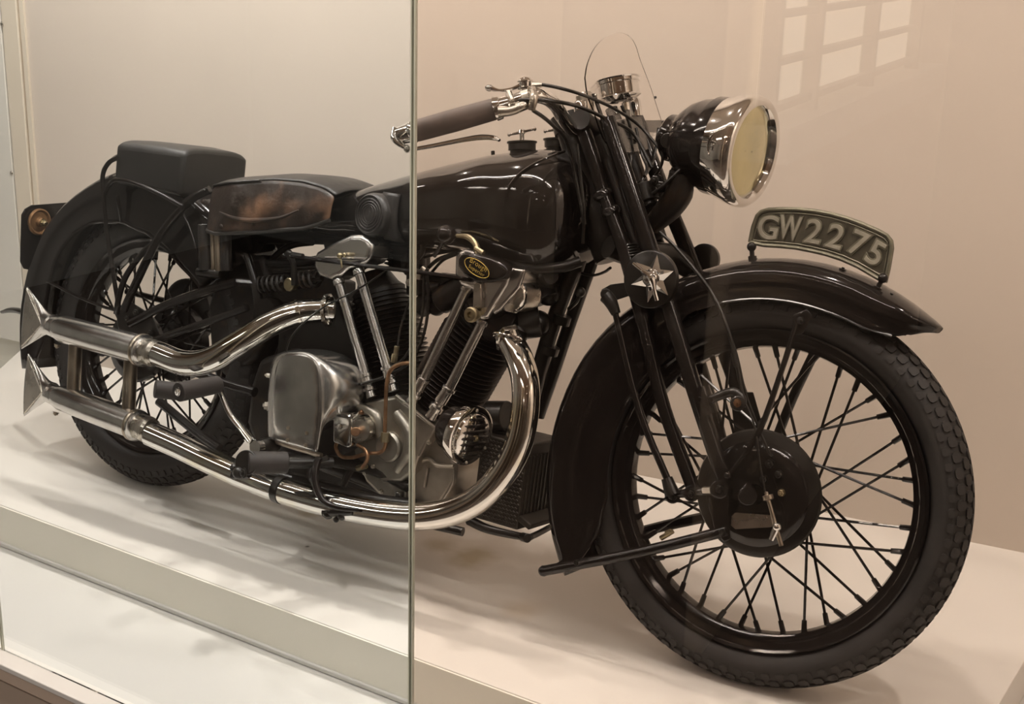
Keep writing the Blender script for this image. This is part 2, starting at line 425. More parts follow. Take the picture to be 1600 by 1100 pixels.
ROWS = [(.0, .16, .72, 0, .0035), (.42, .17, .74, .5, .0035), (.86, .19, .70, 0, .0035), (1.28, .15, .62, .5, .003)]
fw = wheel('front_wheel', Vector(S((FX, 0, FR))), SROT, .3465, .279, .045, .108, -.030, .042, 'large black wire-spoked front wheel with block-tread tyre', ROWS)
rw = wheel('rear_wheel', Vector((0, 0, .3277)), Matrix.Identity(3), .3277, .2447, .047, .052, -.045, .048, 'black wire-spoked rear wheel partly covered by its mudguard', ROWS)
# rear brake drum and sprocket
mb = MB(); mb.lathe([(0, .02), (0, .085), (.006, .09), (.03, .09), (.034, .08), (.034, .02)], (0, .045, .3277), (0, 1, 0), 40)
part('rear_brake_drum', mb, 'satin')
mb = MB(); mb.lathe([(0, .001), (-.012, .05), (-.010, .066), (0, .078), (.02, .080), (.03, .06)], A(292, 486, .10), (0, 1, 0), 40); part('far_sprocket_cover', mb, 'satin')
mb = MB(); mb.lathe([(0, .02), (0, .075), (.004, .082), (.02, .082), (.022, .06), (.03, .05), (.03, .01)], (0, -.075, .3277), (0, 1, 0), 36)
part('rear_hub_cover', mb, 'enamel')

# front brake: drum, back plate, lever, adjuster
def SL3(x, y, z): return S((FX+x, y, FR+z))
SY = SROT@Vector((0, 1, 0))
mb = MB(); mb.lathe([(.0, .02), (0, .098), (.004, .108), (.010, .111), (.013, .106), (.026, .106), (.030, .098), (.030, .02)], SL3(0, -.066, 0), SY, 64)
drum = part('front_brake_drum', mb, 'satin')
mb = MB(); mb.lathe([(.004, .012), (-.010, .018), (-.011, .072), (-.008, .082), (-.002, .088), (.002, .094), (.004, .094)], SL3(0, -.066, 0), SY, 56)
bp = part('brake_back_plate', mb, 'enamel', drum)
for (x, z, r, mt) in [(-.022, -.006, .011, 'satin'), (.018, .058, .007, 'satin'), (.036, .044, .006, 'satin'), (.046, .014, .0055, 'brass'), (-.056, -.045, .008, 'satin'), (.012, .03, .006, 'satin')]:
    mb = MB(); mb.hexbolt(SL3(x, -.078, z), -SY, r, .008); part('bolt', mb, mt, drum)
mb = MB(); mb.lathe([(0, .024), (-.008, .022), (-.012, .014), (-.02, .012)], SL3(-.022, -.072, -.004), SY, 24); part('axle_boss', mb, 'enamel', drum)
mb = MB()
for sg in (0,):
    mb.loft([[A(x, y, Y) for x, y in ((1144, 806), (1150, 800), (1205, 804), (1214, 810), (1214, 818), (1205, 823), (1150, 826), (1143, 820))] for Y in (-.092, -.084)])
part('brake_lever', mb, 'nickel', drum)
tp('adjuster_rod', [(1198, 768, -.105), (1206, 795, -.108), (1212, 818, -.108), (1222, 852, -.108)], [.0035, .0035, .004, .0038], 'steel', drum)
mb = MB(); c = A(1200, 772, -.106); mb.lathe([(0, .004), (.001, .009), (.008, .009), (.010, .005)], c, A(1206, 795, -.107)-c, 12); part('adjuster_nut', mb, 'steel', drum)
mb = MB(); mb.sph(A(1215, 822, -.112), .0075, 14); mb.tube([A(1215, 822, -.112), A(1206, 842, -.112)], [.006, .005], 10, 0); part('wing_nut', mb, 'chrome', drum)
mb = MB(); mb.tube([A(1042, 832, 0), A(1052, 829, 0), A(1034, 840, 0)], .005, 10, 2); obj('tyre_valve', mb, 'brass', bike, label='brass tyre valve stem')

# ---------------------------------------------------------------- front mudguard (valanced)
def lerp_tab(tab, x):
    if x <= tab[0][0]: return tab[0][1]
    for (a, va), (b, vb) in zip(tab, tab[1:]):
        if x <= b:
            t = (x-a)/(b-a); t = t*t*(3-2*t); return va+(vb-va)*t
    return tab[-1][1]
def guard(rows_deg, xf, rr, rv_tab, wtab, crown_tab, wheelC):
    rows = []
    for dg in rows_deg:
        th = radians(dg); ro = lerp_tab(rr, dg); rv = lerp_tab(rv_tab, dg); w = lerp_tab(wtab, dg); ch = lerp_tab(crown_tab, dg)
        row = []
        sh = ro-ch
        side = [(w*.99, rv), (w*1.01, rv+(sh-rv)*.10), (w*.975, rv+(sh-rv)*.22), (w*.985, rv+(sh-rv)*.5), (w*.99, rv+(sh-rv)*.70), (w*1.015, rv+(sh-rv)*.78), (w*.99, rv+(sh-rv)*.86)]
        arc = [(w*cos(a), sh+ch*sin(a)) for a in [pi/2*i/9 for i in range(10)]]
        half = side+arc
        full = [(-y, r) for y, r in half]+[(y, r) for y, r in reversed(half[:-1])]
        for y, r in full: row.append(xf(th, r, y))
        rows.append(row)
    return rows
degs = [53.4, 54.4, 56, 59, 62, 66]+list(range(70, 210, 5))+[210, 213, 215]
mb = MB(); mb.sheet(guard(degs, lambda t, r, y: Sr(t, r, y),
    [(52, .408), (60, .406), (120, .402), (160, .412), (215, .420)],
    [(53.4, .398), (56, .382), (60, .352), (67, .336), (80, .333), (122, .333), (136, .282), (195, .280), (205, .305), (215, .375)],
    [(53.4, .006), (54, .022), (57, .045), (62, .060), (80, .064), (215, .066)],
    [(53.4, .004), (60, .016), (70, .030), (215, .034)], None))
ff = part('front_mudguard', mb, 'enamel', solid=.003, ang=60)
# rolled wire edge along the near and far valance
for sg in (-1, 1):
    mb = MB(); P = []
    for dg in [60, 64, 68]+list(range(74, 212, 6))+[213]:
        rv = lerp_tab([(53.4, .398), (56, .382), (60, .352), (67, .336), (80, .333), (122, .333), (136, .282), (195, .280), (205, .305), (215, .375)], dg)
        P.append(Sr(radians(dg), rv, sg*lerp_tab([(60, .058), (80, .0635), (215, .0655)], dg)))
    mb.tube(P, .0028, 6, 2); part('rolled_edge', mb, 'enamel', ff)
for px, py in ((1178, 398), (1317, 418), (1350, 437), (1378, 452), (1392, 458)):
    mb = MB(); p = A(px, py+4, 0); n = (p-Vector((FX, 0, FR))).normalized(); mb.hexbolt(p-n*.003, n, .006, .006); part('bolt', mb, 'satin', ff)

# number plate on two ball-ended stalks
out = [(1172, 379), (1176, 355), (1183, 336), (1190, 329), (1202, 325.5), (1225, 324.5), (1250, 325), (1275, 327.5), (1300, 332), (1325, 339), (1350, 348), (1375, 359), (1388, 366), (1395, 375), (1396.5, 388), (1391, 420), (1386, 441),
       (1376, 438), (1363, 430.5), (1340, 417), (1315, 406), (1290, 398), (1268, 393), (1245, 388.5), (1221, 386), (1195, 384.5)]
mb = MB(); P = [A(x, y, -.004) for x, y in out]; mb.prism(P, (0, .006, 0)); npl = part('number_plate', mb, 'plate', label='curved pressed number plate lettered GW 2275')
def inset(P, d):
    n = len(P); Q = []; c = sum((Vector(p) for p in P), Vector())/n
    for i, p in enumerate(P):
        a = (P[(i+1) % n]-P[i-1]).normalized(); nn = Vector((-a.z, 0, a.x)); 
        s1 = p+nn*d; s2 = p-nn*d
        Q.append(s1 if (s1-c).length < (s2-c).length else s2)
    return Q
mb = MB(); Q = [p+Vector((0, -.002, 0)) for p in inset(P, .002)]; mb.tube(Q+[Q[0]], .0036, 8, 0); part('raised_border', mb, 'letter_rim', npl)
mb = MB(); Q = [p+Vector((0, -.001, 0)) for p in inset(P, .0085)]; mb.tube(Q+[Q[0]], .0012, 6, 0); part('inner_border', mb, 'letter_rim', npl)
def glyph(ch, px, py, Y, size, ang, parent, material, sx=1.0, ext=.001, off=0.0, name='character', bev=.0003):
    c = bpy.data.curves.new(name, 'FONT'); c.body = ch; c.align_x = 'CENTER'; c.align_y = 'CENTER'
    c.space_character = 1.12 if len(ch) > 1 else 1; c.size = size; c.extrude = ext; c.offset = off; c.bevel_depth = bev
    c.materials.append(M[material] if isinstance(material, str) else material)
    t_ = bpy.data.objects.new(name, c); COL.objects.link(t_)
    me = bpy.data.meshes.new_from_object(t_.evaluated_get(bpy.context.evaluated_depsgraph_get())); bpy.data.objects.remove(t_); bpy.data.curves.remove(c)
    o = bpy.data.objects.new(name, me); COL.objects.link(o); o.parent = parent
    p = A(px, py, Y)-Vector(parent['org'])
    o.matrix_local = Matrix.Translation(p) @ Matrix.Rotation(pi/2, 4, 'X') @ Matrix.Rotation(ang, 4, 'Z') @ Matrix.Diagonal((sx, 1, 1, 1))
    return o
for ch, x, y, sx, a in [('G', 1201.5, 357, .98, 0), ('W', 1235, 357.5, .64, .0), ('2', 1272, 363.5, 1.05, -.05), ('2', 1306, 371.5, 1.05, -.14), ('7', 1341, 381.5, 1.08, -.25), ('5', 1368.5, 397, 1.05, -.36)]:
    glyph(ch, x, y, -.0050, .057, a, npl, 'letter_rim', sx, ext=.0012, off=.0028, name='figure_border')
    glyph(ch, x, y, -.0068, .057, a, npl, 'letter', sx, ext=.0012, off=.0003, name='figure')
for px, py in ((1175.5, 385), (1380.5, 434)):
    p = A(px, py, -.008); n = (Vector((p.x, 0, p.z))-Vector((FX, 0, FR))).normalized()
    mb = MB(); mb.sph(p, .0085, 14); mb.cyl(p-n*.035, p-n*.004, .0042, 12); mb.cyl(p-n*.024, p-n*.016, .0072, 14); part('plate_stalk', mb, 'tubepaint')

# ---------------------------------------------------------------- fork
fork = tp('fork_leg', [(950, 186, -.078), (960, 216, -.08), (1018, 390, -.085), (1046, 478, -.09), (1085, 604, -.092), (1133, 748, -.092)], [.0145]*6, 'tubepaint', n=18, label='near front fork tube')
tp('fork_leg', [(905, 178, -.075), (926, 240, -.08), (944, 300, -.08), (978, 392, -.082), (1010, 520, -.086), (1040, 640, -.088), (1088, 772, -.09)], [.0135, .0135, .0125, .0145, .012, .012, .0125], 'tubepaint', n=18, label='near rear fork tube')
tp('fork_leg', [(978, 150, .10), (1004, 210, .10), (1040, 306, .10), (1088, 424, .10), (1130, 540, .095), (1168, 645, .092), (1213, 770, .092)], [.0145]*7, 'tubepaint', n=18, label='far front fork tube')
tp('fork_leg', [(955, 170, .10), (975, 225, .10), (1010, 330, .10), (1052, 440, .10), (1092, 560, .092), (1130, 700, .090), (1140, 775, .09)], [.0125]*7, 'tubepaint', n=16, label='far rear fork tube')
# knuckles and yokes
mb = MB()
for x, y in ((943, 302), (956, 328)): 
    p = A(x, y, -.08); mb.lathe([(-.004, .016), (0, .0185), (.006, .0185), (.010, .015)], p, A(978, 392, -.08)-p, 16)
part('fork_knuckle', mb, 'tubepaint')
mb = MB(); mb.tube([A(908, 186, -.095), A(940, 205, 0), A(985, 200, .12)], .019, 14, 4); part('top_yoke', mb, 'satin')
mb = MB(); mb.tube([A(952, 385, -.08), A(990, 398, -.03), A(1040, 396, .06), A(1078, 418, .10)], .021, 14, 4); part('bottom_yoke', mb, 'satin')
mb = MB()
for i in range(5):
    p = A(982+2*i, 382+4*i, -.075); mb.lathe([(0, .016), (.002, .0175), (.004, .016)], p, (.35, 0, -.94), 16)
part('yoke_lock_rings', mb, 'satin')
mb = MB(); mb.tube([A(893, 195, 0), A(925, 300, 0), A(958, 405, 0)], [.030, .030, .030], 20, 3); mb.tube([A(890, 180, 0), A(897, 205, 0)], .036, 20, 0); mb.tube([A(946, 370, 0), A(958, 402, 0)], .034, 20, 0)
part('steering_head', mb, 'satin')
mb = MB(); mb.tube([A(936, 210, -.02), A(985, 350, -.02), A(1008, 410, -.02)], .022, 16, 4); part('fork_centre_tube', mb, 'satin')
# fork springs in their dark covers between the legs
mb = MB(); mb.tube([A(952, 250, -.055), A(1000, 395, -.055)], .015, 14, 0); mb.tube([A(972, 200, .05), A(1030, 372, .05)], .016, 14, 0); part('fork_spring_case', mb, 'dirty')
# clamp and bridging damper link on the lower leg
p0 = A(1093, 606, -.092); p1 = A(1107, 648, -.092)
mb = MB(); mb.tube([p0, p1], .0195, 18, 0); mb.tube([A(1087, 612, -.10), A(1084, 630, -.104)], .006, 8, 0)
for x, y in ((1096, 623), (1113, 623)): mb.hexbolt(A(x, y, -.108), (0, -1, 0), .005, .005)
part('fork_clamp', mb, 'tubepaint')
mb = MB(); mb.tube([A(1112, 624, -.105), A(1130, 616, -.105), A(1148, 612, -.105), A(1160, 622, -.105), A(1158, 634, -.105)], [.007, .008, .008, .008, .009], 12, 4); mb.cyl(A(1154, 630, -.118), A(1154, 630, -.08), .013, 18)
part('damper_link', mb, 'satin')
mb = MB(); mb.hexbolt(A(1153, 629, -.119), (0, -1, 0), .006, .004); part('bolt', mb, 'copper')
# damper arm tapering down to the hub
mb = MB(); mb.loft([[A(1142, 612, y), A(1178, 612, y)][::1]+[A(1178, 612, y+.008), A(1142, 612, y+.008)] for y in (.072,)]+[[A(1150, 690, .072), A(1200, 690, .072), A(1200, 690, .080), A(1150, 690, .080)]]); part('torque_arm', mb, 'satin', bevel=.002)
# leading link with its pivots, tension rod C with clevises and upper lug
mb = MB(); mb.tube([A(1050, 771, -.098), A(1085, 769, -.098), A(1128, 764, -.098)], [.010, .012, .011], 14, 3, sq=.7)
for x, y, r in ((1052, 774, .0135), (1082, 770, .0145), (1125, 764, .0155), (1169, 774, .016)): mb.cyl(A(x, y, -.112), A(x, y, -.078), r, 20)
lk = part('leading_link', mb, 'tubepaint')
for x, y in ((1052, 774), (1082, 771), (1125, 763)):
    mb = MB(); mb.hexbolt(A(x, y, -.112), (0, -1, 0), .0068, .005); part('bolt', mb, 'satin', lk)
mb = MB(); mb.tube([A(1100, 765, -.106), A(1112, 765, -.106)], .0065, 8, 0); part('ferrule', mb, 'nickel', lk)
mb = MB(); mb.tube([A(962, 486, -.112), A(1000, 640, -.112), A(1046, 752, -.112)], [.0055, .0065, .0065], 12, 4); tr = part('tension_rod', mb, 'tubepaint')
mb = MB(); mb.tube([A(1043, 746, -.112), A(1052, 772, -.112)], [.010, .0135], 12, 0); part('clevis', mb, 'satin', tr)
mb = MB(); mb.tube([A(948, 462, -.112), A(956, 472, -.112), A(964, 490, -.112)], [.013, .012, .0085], 12, 3); part('clevis', mb, 'satin', tr)
mb = MB(); mb.loft([[A(941, 452, y), A(955, 444, y), A(985, 440, y), A(990, 460, y), A(960, 470, y), A(943, 468, y)] for y in (-.105, -.085)]); mb.cyl(A(948, 459, -.118), A(948, 459, -.08), .010, 16)
part('upper_lug', mb, 'satin', tr, bevel=.003)
# fender stays, near and far
mb = MB(); mb.tube([A(1246, 505, -.078), A(1220, 585, -.088), A(1188, 672, -.100), A(1150, 730, -.104), A(1133, 752, -.106)], [.0085, .008, .0085, .0085, .011], 12, 4, sq=.55); st = part('mudguard_stay', mb, 'tubepaint')
mb = MB(); mb.loft([[A(1240, 492, y), A(1262, 482, y), A(1270, 492, y), A(1256, 520, y), A(1244, 524, y)] for y in (-.078, -.066)]); part('stay_lug', mb, 'tubepaint', st, bevel=.002)
mb = MB(); mb.hexbolt(A(1252, 500, -.080), (0, -1, 0), .0055, .005); part('bolt', mb, 'satin', st)
mb = MB(); mb.hexbolt(A(1138, 742, -.112), (0, -1, 0), .005, .005); part('bolt', mb, 'satin', st)
tp('mudguard_stay', [(1276, 545, .075), (1240, 620, .085), (1212, 690, .09)], .009, 'tubepaint', label='far mudguard stay')
# fork end plate carrying the axle, brake anchor
mb = MB(); mb.loft([[A(1114, 748, y), A(1136, 744, y), A(1142, 765, y), A(1139, 800, y), A(1143, 842, y), A(1132, 846, y), A(1118, 830, y), A(1109, 790, y)] for y in (-.100, -.088)]); part('fork_end', mb, 'tubepaint', bevel=.002)
# front stand tube with rear crossbar
mb = MB(); mb.tube([A(1138, 828, -.095), A(1000, 862, -.105), A(851, 891, -.115)], .0098, 16, 3); mb.sph(A(851, 891, -.115), (.0105, .0105, .0105), 12)
fs = part('front_stand', mb, 'tubepaint')
mb = MB(); mb.tube([A(1108, 806, .10), A(1010, 828, .10), A(905, 862, .06), A(893, 872, .0)], .0105, 14, 3); part('far_tube', mb, 'tubepaint', fs)
mb = MB(); mb.tube([A(905, 866, .03), A(885, 880, -.08), A(866, 889, -.112)], [.006, .007, .005], 10, 3); mb.loft([[A(862, 884, y), A(893, 866, y), A(910, 868, y), A(905, 884, y)] for y in (-.112, -.104)]); part('stand_web', mb, 'tubepaint', fs)
for q in ((903, 879, -.118), (1130, 832, -.105)):
    mb = MB(); mb.hexbolt(A(*q), (0, -1, 0), .005, .004); part('bolt', mb, 'satin', fs)
tp('drain_pin', [(876, 822, -.05), (886, 833, -.05)], [.006, .0035], 'copper')
# cables down the fork
tp('brake_cable', [(1032, 362, -.09), (1062, 392, -.09), (1110, 452, -.10), (1137, 510, -.105), (1150, 560, -.105), (1158, 600, -.105), (1163, 622, -.105)], .0030, 'satin')
tp('brake_cable', [(1163, 622, -.105), (1180, 665, -.106), (1188, 720, -.106), (1197, 770, -.106)], .0016, 'dirty')
tp('brake_cable', [(1110, 452, -.095), (1148, 540, -.09), (1168, 620, -.09), (1200, 700, -.09), (1208, 712, -.08)], .0022, 'satin')
tp('cable_sleeve', [(1147, 550, -.1055), (1152, 572, -.1055)], .0046, 'satin')

# friction damper: dark disc with six-pointed chrome star and wing bar, its twin on the far side
def disc(name, c, r, d, ax, mt, parent=bike, **k):
    mb = MB(); mb.lathe([(0, r*.3), (0, r-.004), (.002, r), (d-.002, r), (d, r-.003), (d+.001, r*.2)], c, ax, 40); return part(name, mb, mt, parent, **k)
dp = disc('steering_damper', A(1022, 436, -.105), .050, .016, (0, -1, 0), 'satin')
c0 = A(1019, 433.5, -.128)
tips = [(1028, 397), (1053.7, 423), (1045, 461), (1013, 472.5), (987.5, 444), (994, 409)]
T = [A(x, y, -.124) for x, y in tips]
mb = MB(); n = len(mb.v)
ring = []
for i in range(6):
    a = T[i]; b = T[(i+1) % 6]; ring.append(a); ring.append(c0.lerp((a+b)/2, .56)+Vector((0, .004, 0)))
back = [p+Vector((0, .004, 0)) for p in ring]
apex = c0+Vector((0, -.008, 0))
mb.v = [tuple(p) for p in ring]+[tuple(p) for p in back]+[tuple(apex)]
for i in range(12):
    j = (i+1) % 12; mb.f.append((i, j, 24)); mb.f.append((j, i, 12+i, 12+j))
mb.f.append(tuple(range(12, 24)))
star = obj('star_washer', mb, 'chrome', dp, flat=True, label='six-pointed chrome star')
mb = MB(); mb.lathe([(0, .016), (.004, .0155), (.008, .011), (.014, .009), (.016, .005)], c0+Vector((0, -.001, 0)), (0, -1, 0), 20)
a, b = A(991, 411, -.142), A(1028, 469, -.142); m_ = A(1019, 434, -.147)
mb.tube([a, a.lerp(m_, .5), m_, m_.lerp(b, .5), b], [.0028, .0032, .0075, .0036, .0042], 10, 4); part('wing_bar', mb, 'chrome', dp)
disc('steering_damper', A(1100, 405, .125), .030, .012, (0, 1, 0), 'satin')

# ---------------------------------------------------------------- headlamp
HP = A(1180, 238, 0); HX = Vector((.978, -.065, -.055)).normalized()
mb = MB(); mb.lathe([(-.060, .080), (-.058, .0875), (-.050, .0900), (-.033, .0950), (-.016, .0985), (-.006, .0975), (.000, .0925), (.0015, .087), (.000, .081), (-.006, .0765), (-.014, .0755), (-.020, .077), (-.04, .08), (-.056, .077)], HP, HX, 72, closed=True)
rim = part('headlamp_rim', mb, 'chrome')
mb = MB(); mb.lathe([(-.046, .080), (-.050, .0875), (-.078, .0860), (-.085, .0815), (-.105, .0775), (-.125, .069), (-.143, .055), (-.152, .045), (-.158, .043), (-.170, .042), (-.176, .036), (-.178, .001)], HP, HX, 64)
hl = part('headlamp_shell', mb, 'enamel', label='black headlamp shell tapering to the back')
mb = MB(); mb.lathe([(-.177, .012), (-.180, .017), (-.190, .017), (-.194, .012), (-.195, .001)], HP, HX, 24); mb.cyl(HP-HX*.150+Vector((0, -.030, -.005)), HP-HX*.150+Vector((0, -.052, -.006)), .0135, 20); part('lamp_switch', mb, 'satin', hl)
mb = MB(); mb.lathe([(-.013, .0765), (-.030, .073), (-.060, .062), (-.085, .045), (-.100, .022), (-.103, .004)], HP, HX, 56); part('reflector', mb, 'reflector', rim)
mb = MB(); mb.lathe([(-.075, .002), (-.07, .009), (-.058, .011), (-.05, .006), (-.048, .001)], HP, HX, 16); part('bulb', mb, 'glass', rim)
mb = MB(); mb.lathe([(-.010, .0765), (-.006, .05), (-.0045, .001)], HP, HX, 56); mb.lathe([(-.012, .0765), (-.009, .05), (-.0075, .001)], HP, HX, 56)
MBv = MB(); MBv.lathe([(-.0125, .0765), (-.0105, .0765), (-.0065, .05), (-.005, .001), (-.0075, .001), (-.009, .05)], HP, HX, 56, closed=True); part('lens', MBv, 'glass', rim)
# embossed oval on the rim's near side
oc = HP-HX*.036+Vector((0, -.0925, .0)); mb = MB()
for q, (ra, rb) in enumerate([(.013, .021), (.009, .015), (.004, .008)]):
    mb.tube([oc+Vector((ra*cos(t), -.0005, rb*sin(t)))+Vector((0, .5*(rb*sin(t))**2/.0925, 0)) for t in [2*pi*i/24 for i in range(25)]], .0013, 6, 0)
part('embossed_oval', mb, 'chrome', rim)
# lamp bracket with taped loom
mb = MB(); mb.tube([A(1066, 268, -.03), A(1062, 300, -.02), A(1046, 325, -.01), A(1020, 352, .0)], [.022, .026, .024, .018], 14, 4); part('taped_loom', mb, 'dirty', label='tape-wrapped wiring bundle')
mb = MB(); mb.tube([A(1068, 262, -.045), A(1040, 288, -.05), A(1022, 302, -.05)], .006, 10, 3, sq=.6); mb.tube([A(1060, 255, .02), A(1030, 335, .02)], .008, 10, 0); part('headlamp_bracket', mb, 'satin')
mb = MB(); mb.cyl(A(1004, 288, -.01), A(1012, 315, -.01), .024, 20); mb.cyl(A(1003, 283, -.01), A(1006, 290, -.01), .012, 14); mb.cyl(A(1012, 312, -.01), A(1016, 322, -.01), .017, 14); part('wiring_junction', mb, 'satin')
for q in ((1028, 282, -.03), (1037, 291, -.03)):
    mb = MB(); mb.hexbolt(A(*q), (0, -1, 0), .009, .012); part('bolt', mb, 'satin')

# ---------------------------------------------------------------- windscreen, speedometer
WP = A(925, 150, -.088); WNn = Vector((.90, 0, .43)).normalized()
wo = [(914, 122), (918, 100), (929, 75.5), (945.5, 59), (964.6, 51.5), (981, 56), (992, 70), (1000, 94.5), (1013.7, 130), (1024.6, 163), (1037, 203.7), (1038, 222), (1033, 232), (1011, 234), (983.6, 238.6), (962, 234), (947, 223), (939.5, 209), (928, 176), (918, 149)]
P = smooth_path([AP(x, y, WP, WNn) for x, y in wo]+[AP(914, 122, WP, WNn)], 4)[:-1]
mb = MB(); mb.prism(P, WNn*.0028); ws = part('windscreen', mb, 'perspex', label='small clear perspex windscreen', ang=50)
for pts in ([(924, 148), (944, 206)],):
    a, b = [AP(x, y, WP, WNn)+WNn*.008 for x, y in pts]
    mb = MB(); d = (b-a).normalized(); s_ = d.cross(WNn); mb.loft([[a-s_*.006, a+s_*.006, a+s_*.006-WNn*.003, a-s_*.006-WNn*.003], [b-s_*.006, b+s_*.006, b+s_*.006-WNn*.003, b-s_*.006-WNn*.003]]); part('mounting_strip', mb, 'enamel', ws, bevel=.001)
    for t in (.06, .94):
        mb = MB(); mb.sph(a.lerp(b, t)+WNn*.001, .003, 8); part('screw', mb, 'nickel', ws)
for x, y in ((1025, 152), (1037, 190), (1041, 201)):
    mb = MB(); mb.sph(AP(x, y, WP, WNn), .003, 8); part('screw', mb, 'satin', ws)
a, b = AP(1008, 190, WP, WNn)-WNn*.004, AP(1040, 206, WP, WNn)-WNn*.004
mb = MB(); q = [AP(x, y, WP-WNn*.004, WNn) for x, y in ((1007, 188), (1035, 188), (1041, 208), (1010, 206))]; mb.prism(q, -WNn*.003); part('mounting_strip', mb, 'satin', ws)
sc_ = A(968, 142, .015); sd = Vector((-.30, -.03, .95)).normalized()
mb = MB(); mb.lathe([(-.020, .001), (-.020, .022), (-.018, .029), (-.012, .040), (-.010, .0385), (.012, .0385), (.013, .0405), (.019, .0405), (.021, .043), (.019, .039)], sc_, sd, 48); sp = part('speedometer', mb, 'chrome', label='chrome-cased speedometer')
mb = MB(); mb.lathe([(.017, .001), (.017, .036), (.016, .036)], sc_, sd, 40); part('dial', mb, 'screen', sp)
mb = MB(); mb.cyl(sc_-sd*.02+Vector((.012, 0, 0)), sc_-sd*.035+Vector((.012, 0, 0)), .0055, 10); part('lamp_holder', mb, 'chrome', sp)
tp('speedometer_cable', [(972, 165, .015), (985, 195, .02), (988, 235, .02), (984, 270, 0), (975, 300, 0)], .0032, 'satin')
tp('wiring_cable', [(995, 200, .04), (1004, 240, .03), (1012, 262, .02), (1005, 282, 0)], .0028, 'satin')
tp('wiring_cable', [(1035, 228, -.02), (1036, 252, -.02), (1028, 270, -.02), (1018, 282, -.01)], .0028, 'satin')
tp('wiring_cable', [(1050, 120, .05), (1030, 200, .10), (1022, 250, .08), (1008, 275, .0)][1:], .0028, 'satin')
mb = MB(); mb.lathe([(0, .010), (.002, .0145), (.004, .0145), (.006, .010)], A(990, 221, .04), (0, .1, 1), 20, closed=True); part('cable_ring', mb, 'satin')
for (x, y, Y) in ((909, 172, -.075), (993, 167, .075)):
    mb = MB(); p = A(x, y, Y); ax = Vector((-.28, 0, .96)); mb.lathe([(-.018, .0125), (.010, .0125), (.016, .010), (.018, .004)], p, ax, 20); part('fork_cap', mb, 'chrome')
mb = MB(); p = A(914, 150, -.03); mb.lathe([(-.03, .014), (0, .016), (.006, .012), (.008, .003)], p, (-.28, 0, .96), 18); part('stem_nut', mb, 'nickel')

# ---------------------------------------------------------------- handlebar, levers
mb = MB(); mb.tube([A(775, 170, -.302), A(800, 160, -.285), A(832, 150, -.262), A(852, 152, -.24), A(868, 163, -.20), A(880, 182, -.15), A(893, 200, -.10), A(903, 205, -.05), A(915, 205, 0)], [.0125]*9, 18, 6)
hb = part('handlebar', mb, 'chrome')
m2 = MB(); Pm = [A(775, 170, -.302), A(800, 160, -.285), A(832, 150, -.262), A(852, 152, -.24), A(868, 163, -.20), A(880, 182, -.15), A(893, 200, -.10), A(903, 205, -.05)]
R2 = Matrix.Rotation(.06, 3, SAX)
Pm = [R2@(Vector((p.x, -p.y, p.z))-A(915, 205, 0))+A(915, 205, 0) for p in Pm]
m2.tube(Pm, .0125, 14, 5); part('far_bar', m2, 'chrome', hb)
G0 = A(775, 170, -.302); G1 = A(650, 205, -.355)
gd = (G1-G0); gl = gd.length
mb = MB(); mb.lathe([(0, .010), (0, .0175), (.004, .0185), (gl*.5, .0195), (gl-.004, .0185), (gl, .0175), (gl, .010)], G0, gd, 28); part('grip', mb, 'grip', label='worn brown-black rubber twist grip')
gd2 = (Pm[0]-Pm[1]).normalized(); gd2 = Vector((gd.x, -gd.y, gd.z)).normalized()
mb = MB(); mb.lathe([(0, .010), (0, .0185), (gl, .0185), (gl, .010)], Pm[0], R2@gd2, 20); part('grip', mb, 'grip')
mb = MB(); mb.lathe([(-.012, .0155), (-.010, .0195), (-.003, .0205), (0, .0205), (.001, .016)], G0, gd, 28); mb.lathe([(-.028, .0145), (-.026, .016), (-.012, .016), (-.011, .0135)], G0, gd, 24); part('twist_grip_collar', mb, 'chrome', hb)
mb = MB(); mb.tube([A(779, 174, -.312), A(800, 172, -.298), A(820, 165, -.285), A(833, 161, -.27)], [.010, .009, .008, .004], 12, 4); part('cable_stop', mb, 'nickel', hb)
g = gd.normalized()
mb = MB(); mb.lathe([(-.002, .0175), (.002, .0195), (.007, .019), (.010, .0165), (.030, .0150), (.036, .012), (.038, .004)], G1, g, 28); bl = part('bar_end_lever', mb, 'chrome', hb)
mb = MB(); mb.tube([A(619, 200, -.372), A(619, 216, -.376), A(632, 228, -.374), A(648, 232, -.366), A(680, 227, -.352), A(720, 219, -.335), A(752, 214, -.322), A(774, 215, -.312), A(782, 219, -.310)], [.007, .011, .008, .006, .0065, .0075, .009, .008, .005], 12, 5, sq=.55); part('brake_lever', mb, 'chrome', hb)
mb = MB(); mb.hexbolt(A(638, 232, -.384), (-.2, -1, -.1), .0055, .004); part('pivot_screw', mb, 'nickel', hb)
